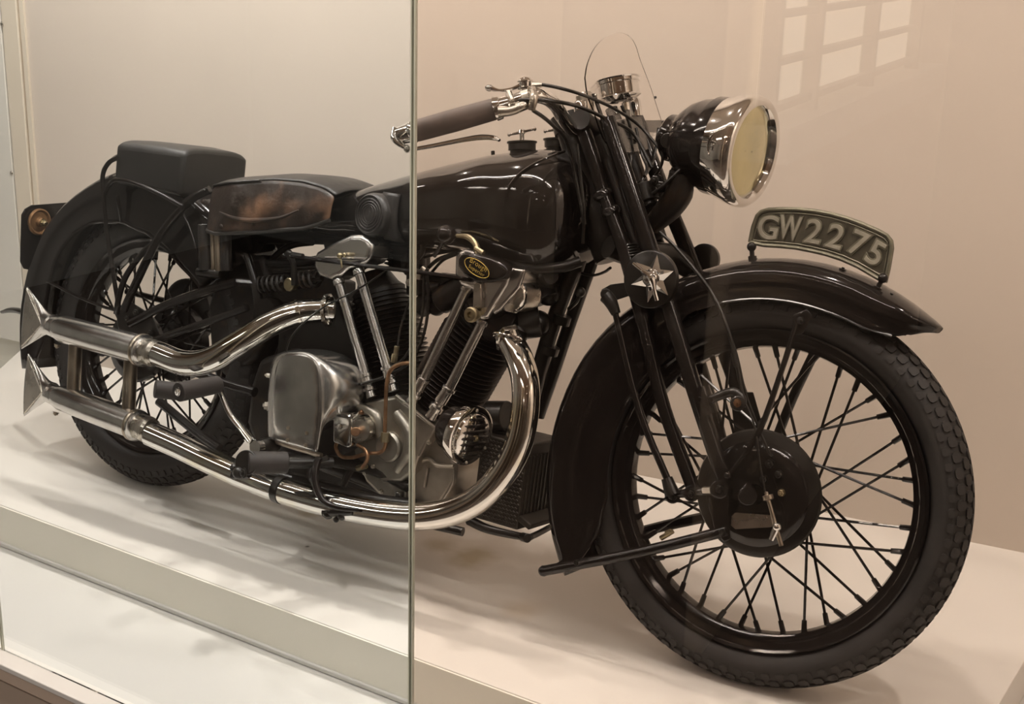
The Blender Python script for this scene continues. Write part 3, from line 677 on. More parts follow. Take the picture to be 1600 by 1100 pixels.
# throttle / air lever above the bar
mb = MB(); mb.sph(A(766, 137, -.285), (.0085, .0065, .006), 12); mb.tube([A(769, 138, -.285), A(782, 141, -.28), A(800, 139, -.273), A(816, 133, -.265), A(826, 131, -.26)], [.0045, .0022, .0028, .004, .006], 10, 4); ll = part('air_lever', mb, 'chrome', hb)
mb = MB(); mb.lathe([(-.010, .004), (-.009, .0135), (-.004, .0135), (-.003, .010), (.003, .010), (.004, .0135), (.006, .0135), (.010, .010), (.013, .004)], A(822, 131, -.262), (-.15, -.15, 1), 24); part('lever_pivot', mb, 'chrome', hb)
mb = MB(); mb.tube([A(833, 133, -.258), A(848, 132, -.25)], [.007, .0045], 10, 0); mb.lathe([(0, .014), (.0, .0175), (.012, .0175), (.012, .014)], A(830, 153, -.266), gd, 22); mb.tube([A(834, 140, -.268), A(836, 152, -.285), A(832, 172, -.285)], [.007, .0075, .006], 10, 3); mb.tube([A(796, 145, -.285), A(802, 158, -.3)], [.006, .005], 8, 0); part('lever_clamp', mb, 'nickel', hb)
tp('control_cable', [(848, 132, -.25), (870, 136, -.24), (900, 144, -.2), (930, 155, -.1), (965, 172, -.03), (1000, 196, .02), (1030, 230, .02)], .0030, 'satin')
tp('control_cable', [(812, 156, -.285), (845, 156, -.28), (880, 160, -.24), (910, 168, -.16), (950, 186, -.08), (990, 208, -.02), (1020, 262, -.02)], .0034, 'satin')
tp('control_cable', [(834, 172, -.28), (852, 184, -.26), (870, 200, -.22), (884, 216, -.15), (895, 250, -.1), (905, 300, -.09), (915, 350, -.09)], .0034, 'satin')
tp('control_cable', [(903, 225, -.13), (908, 270, -.13), (914, 330, -.13), (912, 380, -.12)], .0026, 'satin')

# ---------------------------------------------------------------- petrol tank
top_xy = [A(x, y, 0) for x, y in ((496, 322), (520, 312), (560, 299), (600, 286), (650, 271), (720, 252), (790, 236), (850, 228), (885, 226))]
bot_xy = [A(x, y, -.07) for x, y in ((470, 362), (500, 367), (560, 374), (640, 384), (714, 388), (760, 399), (800, 415), (840, 425), (890, 426))]
def interp(P, x):
    if x <= P[0].x: return P[0].z+(x-P[0].x)*(P[1].z-P[0].z)/(P[1].x-P[0].x)
    for a, b in zip(P, P[1:]):
        if x <= b.x: return a.z+(b.z-a.z)*(x-a.x)/(b.x-a.x)
    return P[-1].z
wt = [(.40, .042), (.50, .052), (.62, .075), (.75, .098), (.90, .122), (1.0, .133), (1.06, .130), (1.10, .120)]
rows = []
x0, x1 = top_xy[0].x-.01, 1.105
Xs = [x0+(x1-x0)*i/26 for i in range(27)]
for i, x in enumerate(Xs):
    zt = interp(top_xy, x) if x < top_xy[-1].x else top_xy[-1].z-(x-top_xy[-1].x)*.35
    zb = interp(bot_xy, x); w = lerp_tab(wt, x)
    k = 1.0
    if i == 0: k = .80
    e = (x-(x1-.075))/.075
    if e > 0: k = sqrt(max(1-e*e*.82, .1))
    zc = (zt+zb)/2; h = (zt-zb)/2
    n = 40; ring = []
    for q in range(n):
        a = 2*pi*q/n; c_, s_ = cos(a), sin(a); ex = 2/2.5
        ring.append(Vector((x, w*k*abs(c_)**ex*(1 if c_ > 0 else -1), zc-h*.06+h*(.3+.7*k if k < 1 else 1)*abs(s_)**ex*(1 if s_ > 0 else -1))))
    rows.append(ring)
mb = MB(); mb.loft(rows); tank = part('petrol_tank', mb, 'tank', subsurf=1, ang=60)
def tank_w(x, z):
    zt = interp(top_xy, x); zb = interp(bot_xy, x); w = lerp_tab(wt, x); h = (zt-zb)/2; s_ = abs((z-(zt+zb)/2+h*.06)/h)
    return -w*(max(1-s_**2.5, .02))**(1/2.5)
# creased line of the steering-lock recess, seam along the top
pts = []
for x, y in ((884, 236), (860, 245), (832, 258), (808, 276), (795, 296), (789, 318)):
    Y = -.10
    for _ in range(4): p = A(x, y, Y); Y = tank_w(min(p.x, 1.03), p.z)-.0005
    pts.append(A(x, y, Y))
mb = MB(); mb.tube(pts, .0022, 6, 5); part('pressed_crease', mb, 'tank', tank)
# underside sill and fuel tap
mb = MB(); mb.tube([A(790, 405, -.075), A(830, 418, -.08), A(875, 418, -.08), A(908, 408, -.06)], .010, 12, 4); part('tank_rail', mb, 'satin', tank)
for cx, cy, Y, sc in ((817, 231, -.042, 1), (873, 226, .045, 1)):
    p = A(cx, cy, Y); ax = Vector((-.16, 0, .98)).normalized()
    mb = MB(); mb.lathe([(-.018, .022), (-.005, .023), (-.004, .026), (.008, .026), (.009, .0285), (.012, .0285), (.013, .020), (.0135, .001)], p, ax, 32); cp = part('filler_cap', mb, 'satin', label='black filler cap with chrome T-handle')
    mb = MB(); mb.lathe([(.012, .011), (.014, .010), (.016, .0045), (.026, .0045), (.028, .0075), (.034, .0065), (.036, .002)], p, ax, 18)
    b0 = p+ax*.030; dv = Vector((.80, -.30, -.10)).normalized() if Y < 0 else Vector((.75, .2, .02)).normalized(); dv = (A(833, 205, Y)-A(793, 214, Y)).normalized() if Y < 0 else (A(880, 212, Y)-A(858, 216, Y)).normalized()
    L_ = (A(833, 205, -.042)-A(793, 214, -.042)).length/2
    mb.tube([b0-dv*L_, b0-dv*L_*.9, b0-dv*.006, b0+dv*.006, b0+dv*L_*.9, b0+dv*L_], [.004, .0022, .0032, .0032, .0022, .004], 10, 3)
    mb.sph(b0-dv*L_, .0036, 10); mb.sph(b0+dv*L_, .0036, 10); part('t_handle', mb, 'chrome', cp)
mb = MB(); p = A(772, 247, 0); mb.cyl(p, p+Vector((-.003, 0, .014)), .0038, 10); part('breather_pin', mb, 'satin', tank)
# knee pad with its strap and moulded rings
kc = A(590, 335, -.092); ku = Vector((.97, -.22, .05)).normalized(); kv = Vector((0, 0, 1)); kn = ku.cross(kv).normalized()
if kn.y > 0: kn = -kn
mb = MB(); rings = []
for d, s_ in ((-.02, 1.0), (.010, 1.0), (.016, .97), (.019, .90), (.0195, .5)):
    rings.append([kc+kn*d+ku*(.047*s_*cos(2*pi*i/40))+kv*(.0425*s_*sin(2*pi*i/40)) for i in range(40)])
mb.loft(rings); kp = part('knee_pad', mb, 'kneepad', label='oval rubber knee pad with moulded rings')
for ra, rb, r in ((.041, .037, .0014), (.034, .030, .0014), (.028, .0245, .0013), (.022, .019, .0013)):
    mb = MB(); mb.tube([kc+kn*.0195+ku*(ra*cos(2*pi*i/36))+kv*(rb*sin(2*pi*i/36)) for i in range(37)], r, 6, 0); part('moulded_ring', mb, 'kneepad', kp)
for sg in (-1, 1):
    for ra, rb in ((.013, .016), (.008, .011), (.0035, .006)):
        mb = MB(); mb.tube([kc+kn*.0195+ku*(sg*.007+sg*abs(ra*cos(2*pi*i/24)) if False else ra*cos(2*pi*i/24))+kv*(rb*sin(2*pi*i/24)) for i in range(25)], .0011, 6, 0)
    break
part('moulded_mark', mb, 'kneepad', kp)
mb = MB(); mb.tube([kc+kn*.0195-kv*.03, kc+kn*.0195+kv*.03], .0012, 6, 0); mb.tube([kc+kn*.0195+ku*(.014*cos(2*pi*i/24))+kv*(.016*sin(2*pi*i/24)) for i in range(25)], .0011, 6, 0); part('moulded_mark', mb, 'kneepad', kp)
# strap wrapping the tank in front of the pad
rows = []
for i in range(15):
    t = i/14; z0 = A(606, 300, -.08).z*(1-t)+A(610, 374, -.08).z*t
    x0_ = kc.x+.012; row = []
    for x in (x0_, x0_+.03, x0_+.042):
        zz = min(max(z0, interp(bot_xy, x)+.004), interp(top_xy, x)-.010)
        row.append(Vector((x, tank_w(x, zz)-.012 if x < x0_+.04 else tank_w(x, zz)-.002, zz)))
    rows.append(row)
mb = MB(); mb.sheet(rows); part('knee_pad_strap', mb, 'kneepad', solid=.006, ang=50)

# ---------------------------------------------------------------- saddle and pillion pad
def ztab(P): return sorted(P, key=lambda p: p.x)
stop = ztab([A(x, y, -.02) for x, y in ((300, 296), (342, 287), (405, 278), (480, 273), (520, 276), (548, 285), (566, 300))])
sbot = ztab([A(x, y, -.12) for x, y in ((308, 345), (322, 360), (340, 365), (405, 363), (470, 357), (490, 350))])
swt = [(.02, .085), (.06, .115), (.12, .128), (.22, .128), (.30, .118), (.37, .102), (.44, .085), (.54, .072), (.60, .05)]
x0, x1 = A(306, 330, -.125).x, stop[-1].x-.005
rows = []
zend = interp(sbot, sbot[-1].x)
for i in range(33):
    x = x0+(x1-x0)*(i/32)**1.35; zt = interp(stop, x); w = lerp_tab([(a+x0-.02, b) for a, b in swt], x)
    zb = interp(sbot, x) if x < sbot[-1].x else sbot[-1].z+(x-sbot[-1].x)*.42
    k = 1.0; e0 = (x-x0)/.03
    if e0 < 1: k = .72+.28*sqrt(max(1-(1-e0)**2, 0))
    if k < 1: zt -= .012*(1-e0); zb = zt-(zt-zb)*(.25+.75*k)
    if zt-zb < .012: zb = zt-.012
    row = []
    for q in range(23):
        s_ = -1+2*q/22; a = abs(s_); sg = 1 if s_ > 0 else -1
        if a < .55: y = w*k*(a/.55)*.93*sg; z = zt-(a/.55)**3*.016-(1-(a/.55))*.006*0
        else:
            t = (a-.55)/.45; y = sg*w*k*(.93+.09*sin(min(t*1.4, 1)*pi/2)-.05*max(0, t-.7)); z = zt-.016-(zt-.016-zb)*t
            y *= 1+.03*sin(x*60+t*5)*t
        row.append(Vector((x, y, z)))
    rows.append(row)
ns = 7
mt = MB(); mt.sheet([r[5:18] for r in rows]); sd_ = part('saddle', mt, 'leather', solid=.006, subsurf=1, ang=70, label='black leather saddle with worn brown side skirts')
m1 = MB(); m1.sheet([r[:6] for r in rows]); part('side_skirt', m1, 'worn', sd_, solid=.006, subsurf=1, ang=70, label='worn brown leather skirt')
m1 = MB(); m1.sheet([r[17:] for r in rows]); part('side_skirt', m1, 'leather', sd_, solid=.006, subsurf=1, ang=70)
mb = MB(); mb.tube([r[0]+Vector((0, -.001, 0)) for r in rows], .0042, 8, 1); part('welt', mb, 'leather', sd_)
mb = MB(); mb.tube([r[5]+Vector((0, -.004, 0)) for r in rows[1:20]], .0025, 6, 1); part('seam', mb, 'leather', sd_)
mb = MB(); mb.tube([A(345, 331, -.135), A(370, 341, -.137), A(402, 344, -.138), A(440, 340, -.135), A(468, 328, -.128)], [.0015, .004, .005, .004, .0015], 8, 5); part('leather_fold', mb, 'worn', sd_)
for x, y in ((319, 315), (398, 349), (347, 353)):
    mb = MB(); mb.sph(A(x, y, -.136), (.005, .0025, .005), 10); part('rivet', mb, 'worn', sd_)
mb = MB(); q = [A(484, 318, -.082), A(482, 350, -.085), A(455, 354, -.10), A(470, 330, -.098)]; mb.prism(q, (0, .005, 0)); part('leather_gusset', mb, 'leather', sd_, bevel=.002)
mb = MB()
mb.box((0, 0, 0), (1, 1, 1)); mb.v = []
mb.f = []
ps = [(-.087, .692), (-.087, .772), (.130, .778), (.132, .684)]
rr_ = []
for Y in (-.100, -.099, .10, .101):
    e = .002 if abs(Y) > .0995 else 0
    rr_.append([Vector((x+(e if x < 0 else -e), Y, z+(e if z < .72 else -e))) for x, z in ps])
rr_ = []
for q in range(13):
    Y = -.100+.200*q/12; d_ = 1-abs(2*q/12-1)**5
    rr_.append([Vector((-.082, Y, .690)), Vector((-.084, Y, .774+.015*d_)), Vector((-.03, Y, .776+.017*d_)), Vector((.07, Y, .778+.017*d_)), Vector((.130, Y, .778+.013*d_)), Vector((.130, Y, .684))])
mb.loft(rr_); pp = part('pillion_pad', mb, 'padleath', bevel=.010, ang=50, label='square black leather pillion pad')

# ---------------------------------------------------------------- rear mudguard, rack, stays, plate, tail lamp
degs = [-198+360*0]  # placeholder so the list below reads in one direction
degs = [38, 44]+list(range(50, 196, 6))+[198]
def RR(th, r, y): return Vector((r*cos(th), y, .3277+r*sin(th)))
rvt = [(38, .25), (60, .238), (75, .246), (92, .264), (108, .286), (126, .311), (136, .322), (150, .325), (165, .312), (185, .30), (198, .34)]
mb = MB(); mb.sheet(guard(degs, RR, [(38, .400), (60, .395), (120, .412), (150, .424), (198, .420)], rvt, [(38, .074), (198, .072)], [(38, .03), (198, .032)], None))
rg = part('rear_mudguard', mb, 'enamel', solid=.003, ang=60)
mb = MB(); mb.tube([RR(radians(d), lerp_tab(rvt, d), -.0735) for d in range(40, 180, 6)], .0032, 6, 2); part('rolled_edge', mb, 'tubepaint', rg)
tp('hinge_bead', [(76, 439, -.078), (96, 449, -.08), (117, 460, -.08), (158, 477, -.08), (190, 486, -.08)], .0038, 'tubepaint', rg)
tp('guard_bead', [(108, 353, -.03), (120, 330, -.035), (140, 308, -.04), (165, 295, -.04)], .0035, 'tubepaint', rg)
mb = MB(); mb.tube([A(186, 306, -.074), A(192, 347, -.074)], .005, 8, 0, sq=.3); part('guard_bracket', mb, 'satin', rg)
for nm, pts, r in [('rack_strut', [(186, 246, -.11), (172, 254, -.112), (163, 272, -.112), (163, 300, -.112), (168, 354, -.105), (174.6, 398, -.10), (181, 440, -.10), (188, 480, -.10)], .0052),
                   ('frame_stay', [(330, 296, -.09), (305, 308, -.10), (275, 337, -.105), (248, 374, -.105), (215, 441, -.10), (196, 484, -.10)], .0095),
                   ('frame_stay', [(248, 374, -.10), (224, 396, -.10), (199, 431, -.10), (188, 464, -.10), (184, 490, -.10)], .0068),
                   ('rack_rail', [(166, 302, -.112), (172, 290, -.112), (184, 281, -.112), (213, 286, -.112), (250, 302, -.112), (280, 318, -.112), (288, 322, -.11)], .0052),
                   ('rack_rail', [(286, 318, -.10), (300, 308, -.10), (318, 300, -.09)], .0055),
                   ('rack_rail', [(172, 284, -.05), (182, 276, -.02), (200, 270, .04)], .0048),
                   ('rack_hoop', [(163, 272, -.112), (166, 262, -.05), (182, 246, .02), (200, 240, .06)], .0052),
                   ('upper_fork_tube', [(205, 505, -.10), (262, 476, -.10), (320, 455, -.10), (372, 440, -.10)], .0095),
                   ('lower_fork_tube', [(246, 530, -.10), (290, 515, -.11), (345, 496, -.11), (388, 480, -.11)], .0078),
                   ('chain_stay', [(225, 555, -.11), (300, 578, -.11), (350, 597, -.11), (400, 612, -.11)], .0105),
                   ('stand_leg', [(250, 626, -.12), (285, 655, -.12), (316, 680, -.12), (345, 700, -.12)], .010),
                   ('far_chain_stay', [(200, 455, .10), (260, 470, .10), (330, 490, .10)], .008)]:
    tp(nm, pts, r, 'tubepaint', n=14, label='far-side mudguard and fork stay' if nm == 'far_chain_stay' else None)
mb = MB(); mb.loft([[A(183, 480, y), A(205, 470, y), A(238, 490, y), A(252, 520, y), A(240, 548, y), A(200, 540, y), A(186, 510, y)] for y in (-.098, -.082)]); fe = part('rear_fork_end', mb, 'satin', bevel=.003)
for x, y, r in ((216, 488, .008), (202, 497, .006), (238, 520, .007)):
    mb = MB(); mb.hexbolt(A(x, y, -.10), (0, -1, 0), r, .006); part('bolt', mb, 'satin', fe)
# number plate at the back with its lamp
XP = -.40
mb = MB(); P = []
for x, y in ((35, 335), (40, 326), (50, 320), (160, 312), (160, 410), (50, 422), (38, 419), (33, 408)):
    P.append(AX(x, y, XP))
mb.prism(P, (.004, 0, 0)); rp = part('rear_number_plate', mb, 'enamel', bevel=.001, label='blank black rear plate, seen from the front side')
mb = MB(); c = AX(62, 346, XP+.006); mb.lathe([(0, .001), (0, .030), (.002, .0325), (.006, .0325), (.008, .029), (.004, .024), (.005, .012), (.012, .010), (.016, .004)], c, (1, 0, 0), 32); tl = part('tail_lamp', mb, 'rust', label='rusty brown round back of the tail lamp')
mb = MB(); mb.tube([c+Vector((.012, 0, 0)), c+Vector((.03, 0, -.002))], [.007, .0055], 10, 0); mb.hexbolt(c+Vector((.018, 0, 0)), (1, 0, 0), .008, .006); part('terminal', mb, 'brass', tl)
mb = MB(); mb.tube([AX(75, 350, XP+.03), AX(84, 358, XP+.035), AX(100, 352, XP+.05)], .003, 8, 3); part('lamp_wire', mb, 'satin')
mb = MB(); mb.box(AX(82, 371, XP+.02), (.01, .014, .018)); mb.sph(AX(81, 382, XP+.02), .005, 8); part('wire_clip', mb, 'nickel')
mb = MB(); mb.tube([A(52, 441, -.06), A(72, 441, -.06)], .0032, 8, 0); mb.sph(A(52, 441, -.06), .005, 8); part('guard_pin', mb, 'brass')
mb = MB(); mb.tube([A(6, 487, .02), A(20, 484, .0), A(38, 487, -.03), A(60, 500, -.05)], [.006, .010, .011, .010], 12, 4, sq=.7); part('lifting_handle', mb, 'satin')

# ---------------------------------------------------------------- exhaust system
UP = [(250, 552, -.205), (290, 566, -.205), (330, 562, -.20), (375, 537, -.185), (420, 508, -.16), (465, 489, -.13), (505, 484, -.10), (522, 484, -.085)]
mb = MB(); mb.tube(AL(UP), [.0265, .0265, .0265, .0262, .026, .0255, .0250, .025], 28, 8); up = part('upper_exhaust_pipe', mb, 'chromew', label='chrome upper pipe tinted gold by heat')
LO = [(238, 677, -.205), (285, 698, -.20), (335, 722, -.195), (400, 750, -.19), (470, 774, -.185), (540, 792, -.18), (610, 804, -.175), (665, 806, -.17), (715, 796, -.165), (758, 772, -.16), (790, 735, -.155), (812, 690, -.15), (822, 640, -.145), (822, 595, -.135), (813, 560, -.12), (799, 533, -.10)]
mb = MB(); mb.tube(AL(LO), [.0265]*6+[.0263]*6+[.0258]*4, 32, 8); lo = part('lower_exhaust_pipe', mb, 'chromew', label='chrome lower pipe sweeping round under the engine')
def silencer(name, a, b, ra, rb, fa, throat, ends, label):
    a, b = A(*a), A(*b); d = (b-a); L = d.length
    mb = MB(); mb.lathe([(-.004, ra*.72), (-.002, ra*.86), (.014, ra), (L*.5, (ra+rb)/2*1.01), (L-.008, rb), (L-.006, rb*1.08), (L+.004, rb*1.10), (L+.006, rb*.95), (L+.010, rb*.86)], a, d, 40)
    s_ = part(name, mb, 'alum', label=label)
    mb = MB(); mb.lathe([(L+.006, rb*.86), (L+.007, rb*.9), (L+.026, rb*.9), (L+.028, rb*.93), (L+.034, rb*.93), (L+.036, rb*.86), (L+.045, rb*.84)], a, d, 36); part('collar', mb, 'nickel', s_)
    mb = MB(); mb.lathe([(L-.010, rb*1.10), (L-.008, rb*1.13), (L-.003, rb*1.13), (L-.001, rb*1.10)], a, d, 36, closed=True); part('clip_ring', mb, 'steel', s_)
    # fishtail: round throat flattening into a tall narrow slot
    e0, e1 = A(*ends[0]), A(*ends[1]); rings = []
    thr = A(*throat); dx = (thr-a).normalized(); n = 32
    up_ = (e0-e1); ctr = (e0+e1)/2; hh = up_.length/2; upn = up_.normalized()
    for t in (0, .12, .25, .4, .6, .8, 1.0):
        c = thr.lerp(ctr, t); h = ra*.78*(1-t)+hh*t; 
        if t < .25: h = ra*.78*(1+.15*t)
        else: h = ra*.80+(hh-ra*.80)*((t-.2)/.8)
        w = ra*.78*(1-t)**1.1+.006*t; u = (Vector((0, 0, 1))*(1-t)+upn*t).normalized(); ring = []
        for k in range(n):
            q = 2*pi*k/n; ex = 1-.12*t
            ring.append(c+u*(h*sin(q))+Vector((0, 1, 0))*(w*(abs(cos(q))**(1+.4*t))*(1 if cos(q) > 0 else -1)))
        rings.append(ring)
    rings.append([ctr+(p-ctr)*.93 for p in rings[-1]]); rings.append([ctr+(thr-ctr)*.3+(p-ctr)*.55 for p in rings[-2]])
    mb = MB(); mb.loft(rings); mb.lathe([(-.03, ra*.74), (-.012, ra*.80), (-.002, ra*.84), (.002, ra*.80)], a, d, 32); ft = part('fishtail', mb, 'alum', s_, ang=50)
    mb = MB(); q = [e0+Vector((.004, -.0065, -.004)), e1+Vector((.004, -.0065, .006)), thr+Vector((-.010, -.022, 0))]; mb.prism(q, (0, .004, 0)); part('fishtail_cheek', mb, 'nickel', s_, bevel=.001, label='flat grey cheek of the fishtail')
    return s_
s1 = silencer('upper_silencer', (96, 512, -.205), (226, 547, -.205), .0305, .0315, 0, (84, 507, -.205), ((45, 447, -.205), (36, 545, -.205)), 'upper polished silencer with fishtail end')
s2 = silencer('lower_silencer', (94, 619, -.205), (216, 664, -.205), .0285, .0310, 0, (84, 612, -.205), ((47, 551, -.205), (40, 650, -.205)), 'lower polished silencer with fishtail end')
for pts in ([(121, 520, -.200), (117, 612, -.200)], [(207, 550, -.200), (203, 645, -.200)]):
    mb = MB(); mb.tube(AL(pts), .0165, 18, 0, sq=.75); part('silencer_tie', mb, 'steel')
for x, y in ((92, 538), (90, 643)):
    mb = MB(); mb.hexbolt(A(x, y, -.205), (0, -.3, -1), .006, .006); part('bolt', mb, 'steel')
for c, d, r in ((A(468, 488, -.128), A(478, 486, -.12)-A(468, 488, -.128), .0275), (A(515, 484, -.092), Vector((1, .3, .1)), .030)):
    mb = MB(); mb.lathe([(-.004, r*.93), (-.003, r), (.003, r), (.004, r*.93)], c, d, 32, closed=True); part('pipe_ring', mb, 'chromew', up)
mb = MB(); mb.lathe([(-.004, .030), (-.003, .034), (.004, .034), (.005, .030)], A(514, 484, -.09), (1, .3, .15), 10); mb.hexbolt(A(512, 466, -.10), (-1, -.3, 0), .005, .006); mb.hexbolt(A(518, 503, -.10), (-1, -.3, 0), .005, .006); part('port_flange', mb, 'nickel', up)
c = A(800, 531, -.10); d = (A(800, 531, -.10)-A(806, 545, -.11)).normalized()
mb = MB(); mb.lathe([(-.004, .027), (-.003, .032), (.008, .032), (.012, .030), (.016, .024)], c, d, 8); part('port_clamp', mb, 'chrome', lo)
mb = MB(); mb.tube([c+Vector((-.034, -.01, .004)), c+Vector((-.02, -.025, .012)), c+Vector((.02, -.028, .012)), c+Vector((.034, -.02, .008)), c+Vector((.036, -.02, -.02))], .0022, 8, 3); part('clamp_wire', mb, 'chrome', lo)

# ---------------------------------------------------------------- engine
EC = Vector((.76, 0, .25)); VA = radians(25)
def cyl_dir(sg): return Vector((sg*sin(VA), 0, cos(VA)))
def cylinder(sg, name, R0, label):
    d = cyl_dir(sg); mb = MB()
    mb.lathe([(.085, .060), (.10, .060), (.102, .048), (.285, .048), (.287, .055), (.335, .055), (.345, .045), (.375, .03)], EC, d, 32)
    c = part(name, mb, 'dirty', label=label)
    fin = None
    for i in range(24):
        s_ = .108+i*.0098
        r = R0*(1.0 if i > 3 else .82+.045*i)
        if i > 17: r = R0*(.97-.035*(i-17))
        f = MB(); f.lathe([(s_-.0006, .046), (s_-.0008, r*.6), (s_-.0007, r-.001), (s_, r), (s_+.0007, r-.001), (s_+.0008, r*.6), (s_+.0006, .046)], EC, d, 36)
        part('cooling_fin', f, 'dirty', c)
    return c
cr_ = cylinder(-1, 'rear_cylinder', .074, 'rear finned cylinder')
cf_ = cylinder(1, 'front_cylinder', .078, 'front finned cylinder')
# crankcase and timing cover, built in steps
def poly_prism(name, pts, y0, y1, material, parent=bike, bevel=.004, **k):
    mb = MB(); P = [A(x, y, y0) for x, y in pts]; mb.prism(P, (0, y1-y0, 0)); return part(name, mb, material, parent, bevel=bevel, **k)
cc = poly_prism('crankcase', [(548, 640), (566, 626), (621, 617), (652, 640), (683, 668), (700, 690), (714, 728), (712, 752), (690, 787), (640, 792), (598, 778), (572, 752), (556, 715), (548, 680)], -.070, .09, 'cast', bevel=.008)
tc = poly_prism('timing_cover', [(566, 629), (621, 618), (683, 668), (668, 690), (655, 712), (648, 735), (628, 752), (600, 752), (578, 735), (566, 700), (560, 660)], -.098, -.06, 'cast', bevel=.006)
mb = MB(); mb.lathe([(0, .001), (0, .026), (.004, .030), (.014, .031)], A(606, 698, -.109), (0, 1, 0), 40); part('timing_boss', mb, 'cast', tc)
mb = MB(); mb.tube([A(622, 645, -.098), A(642, 675, -.100), A(640, 705, -.100), A(622, 735, -.098)], [.012, .013, .012, .008], 14, 4); part('moulded_rib', mb, 'cast', tc)
mb = MB(); mb.tube([A(560, 634, -.098), A(590, 650, -.098), A(597, 690, -.098)], [.010, .013, .008], 14, 4); part('moulded_rib', mb, 'cast', tc)
mb = MB(); mb.tube([A(621, 617, -.099), A(683, 668, -.099)], .0035, 8, 0); mb.tube([A(683, 668, -.099), A(668, 690, -.098), A(657, 712, -.097)], .0028, 8, 2); part('cover_edge', mb, 'cast', tc)
mb = MB(); mb.tube([A(657, 722, -.075), A(672, 716, -.075), A(684, 726, -.075), A(711, 728, -.075)], .0045, 8, 4); mb.tube([A(711, 728, -.073), A(709, 755, -.073), A(690, 786, -.073)], .0035, 8, 3); mb.tube([A(670, 730, -.073), A(664, 760, -.073)], .003, 8, 0); mb.tube([A(638, 738, -.073), A(634, 785, -.073)], .003, 8, 0); part('web_rib', mb, 'cast', cc)
for x, y in ((602, 749), (598, 767), (627, 758), (572, 738), (672, 690), (585, 728), (640, 690)):
    mb = MB(); mb.hexbolt(A(x, y, -.075 if y > 745 else -.099), (0, -1, 0), .0045, .004); part('bolt', mb, 'nickel', cc)
mb = MB(); mb.box(A(625, 775, -.078), (.014, .012, .022)); part('drain_boss', mb, 'alum', cc, bevel=.002)
# push-rod tubes
for (x0_, y0_), (x1_, y1_), (x2_, y2_), Y, lab in [((530, 436), (573, 584), (582, 616), -.098, None), ((561, 420), (606, 572), (616, 606), -.095, None), ((733, 446), (665, 590), (646, 624), -.100, None), ((758, 498), (704, 605), (676, 648), -.105, None)]:
    a, b, c = A(x0_, y0_, Y), A(x1_, y1_, Y), A(x2_, y2_, Y); d = (b-a).normalized(); L = (b-a).length
    mb = MB(); mb.lathe([(0, .0115), (.002, .0125), (.010, .0125), (.012, .0095), (L-.002, .0100), (L, .0135), (L+.006, .0135), (L+.008, .011)], a, d, 22)
    t_ = part('pushrod_tube', mb, 'alum')
    L2 = (c-b).length
    mb = MB(); mb.lathe([(.006, .0115), (L2*.5, .0125), (L2*.55, .0095), (L2*.62, .0095), (L2*.66, .0145), (L2*.80, .0145), (L2*.84, .010), (L2+.005, .0115)], b, c-b, 16); part('tappet_guide', mb, 'alum', t_)
# rocker boxes
rb = poly_prism('rear_rocker_box', [(490, 404), (495, 393), (520, 379), (548, 366), (566, 366), (578, 373), (582, 384), (579, 403), (572, 411), (545, 420), (534, 430), (518, 437), (500, 432), (491, 419)], -.112, -.045, 'alum', bevel=.010)
mb = MB(); mb.tube([A(510, 402, -.112), A(575, 404, -.112)], .0028, 8, 0); part('box_joint', mb, 'alum', rb)
mb = MB(); mb.cyl(A(582, 395, -.08), A(600, 390, -.02), .022, 20); part('intake_stub', mb, 'dirty')
fb = poly_prism('front_rocker_box', [(711, 400), (716, 391), (728, 388), (745, 392), (760, 398), (790, 412), (798, 426), (792, 446), (776, 472), (763, 496), (748, 502), (742, 485), (738, 452), (720, 448), (710, 430)], -.125, -.05, 'alum', bevel=.010)
poly_prism('front_intake_arm', [(786, 415), (822, 420), (812, 450), (782, 485), (770, 492), (774, 470)], -.118, -.06, 'alum', bevel=.006)
bh = poly_prism('badge_boss', [(716, 404), (722, 396), (740, 395), (768, 402), (790, 413), (795, 426), (786, 436), (768, 441), (745, 441), (726, 430), (716, 416)], -.146, -.12, 'enamel', bevel=.008)
poly_prism('rocker_arm_post', [(741, 440), (753, 441), (753, 480), (740, 483)], -.135, -.12, 'nickel', bevel=.002)
mb = MB(); c = A(741, 491, -.135); mb.lathe([(0, .012), (.002, .0145), (.010, .0145), (.012, .012), (.0121, .006), (.006, .005)], c, (0, -1, 0), 18); mb.lathe([(-.012, .010), (0, .012)], c, (0, -1, 0), 8); part('knurled_nut', mb, 'brass')
# oval badge
bc = A(748, 418, -.148); ba = radians(-20)
def boval(ra, rb, dy, n=40): return [bc+Vector((0, dy, 0))+Vector((cos(ba), 0, sin(ba)))*(ra*cos(2*pi*i/n))+Vector((-sin(ba), 0, cos(ba)))*(rb*sin(2*pi*i/n)) for i in range(n)]
mb = MB(); mb.loft([boval(.0335, .0165, 0), boval(.0335, .0165, -.002), boval(.032, .015, -.003)]); bd = part('maker_badge', mb, 'enamel', label='oval black badge lettered Brough Superior in gold')
mb = MB(); q = boval(.0295, .0135, -.0032); mb.tube(q+[q[0]], .0006, 6, 0); part('gold_line', mb, 'gold', bd)
glyph('Brough', 749, 413.5, -.1516, .0140, ba, bd, 'gold', .92, ext=.0003, off=-.0002, name='badge_word', bev=0)
glyph('Superior', 746, 422.5, -.1516, .0100, ba, bd, 'gold', .98, ext=.0003, off=-.00015, name='badge_word', bev=0)
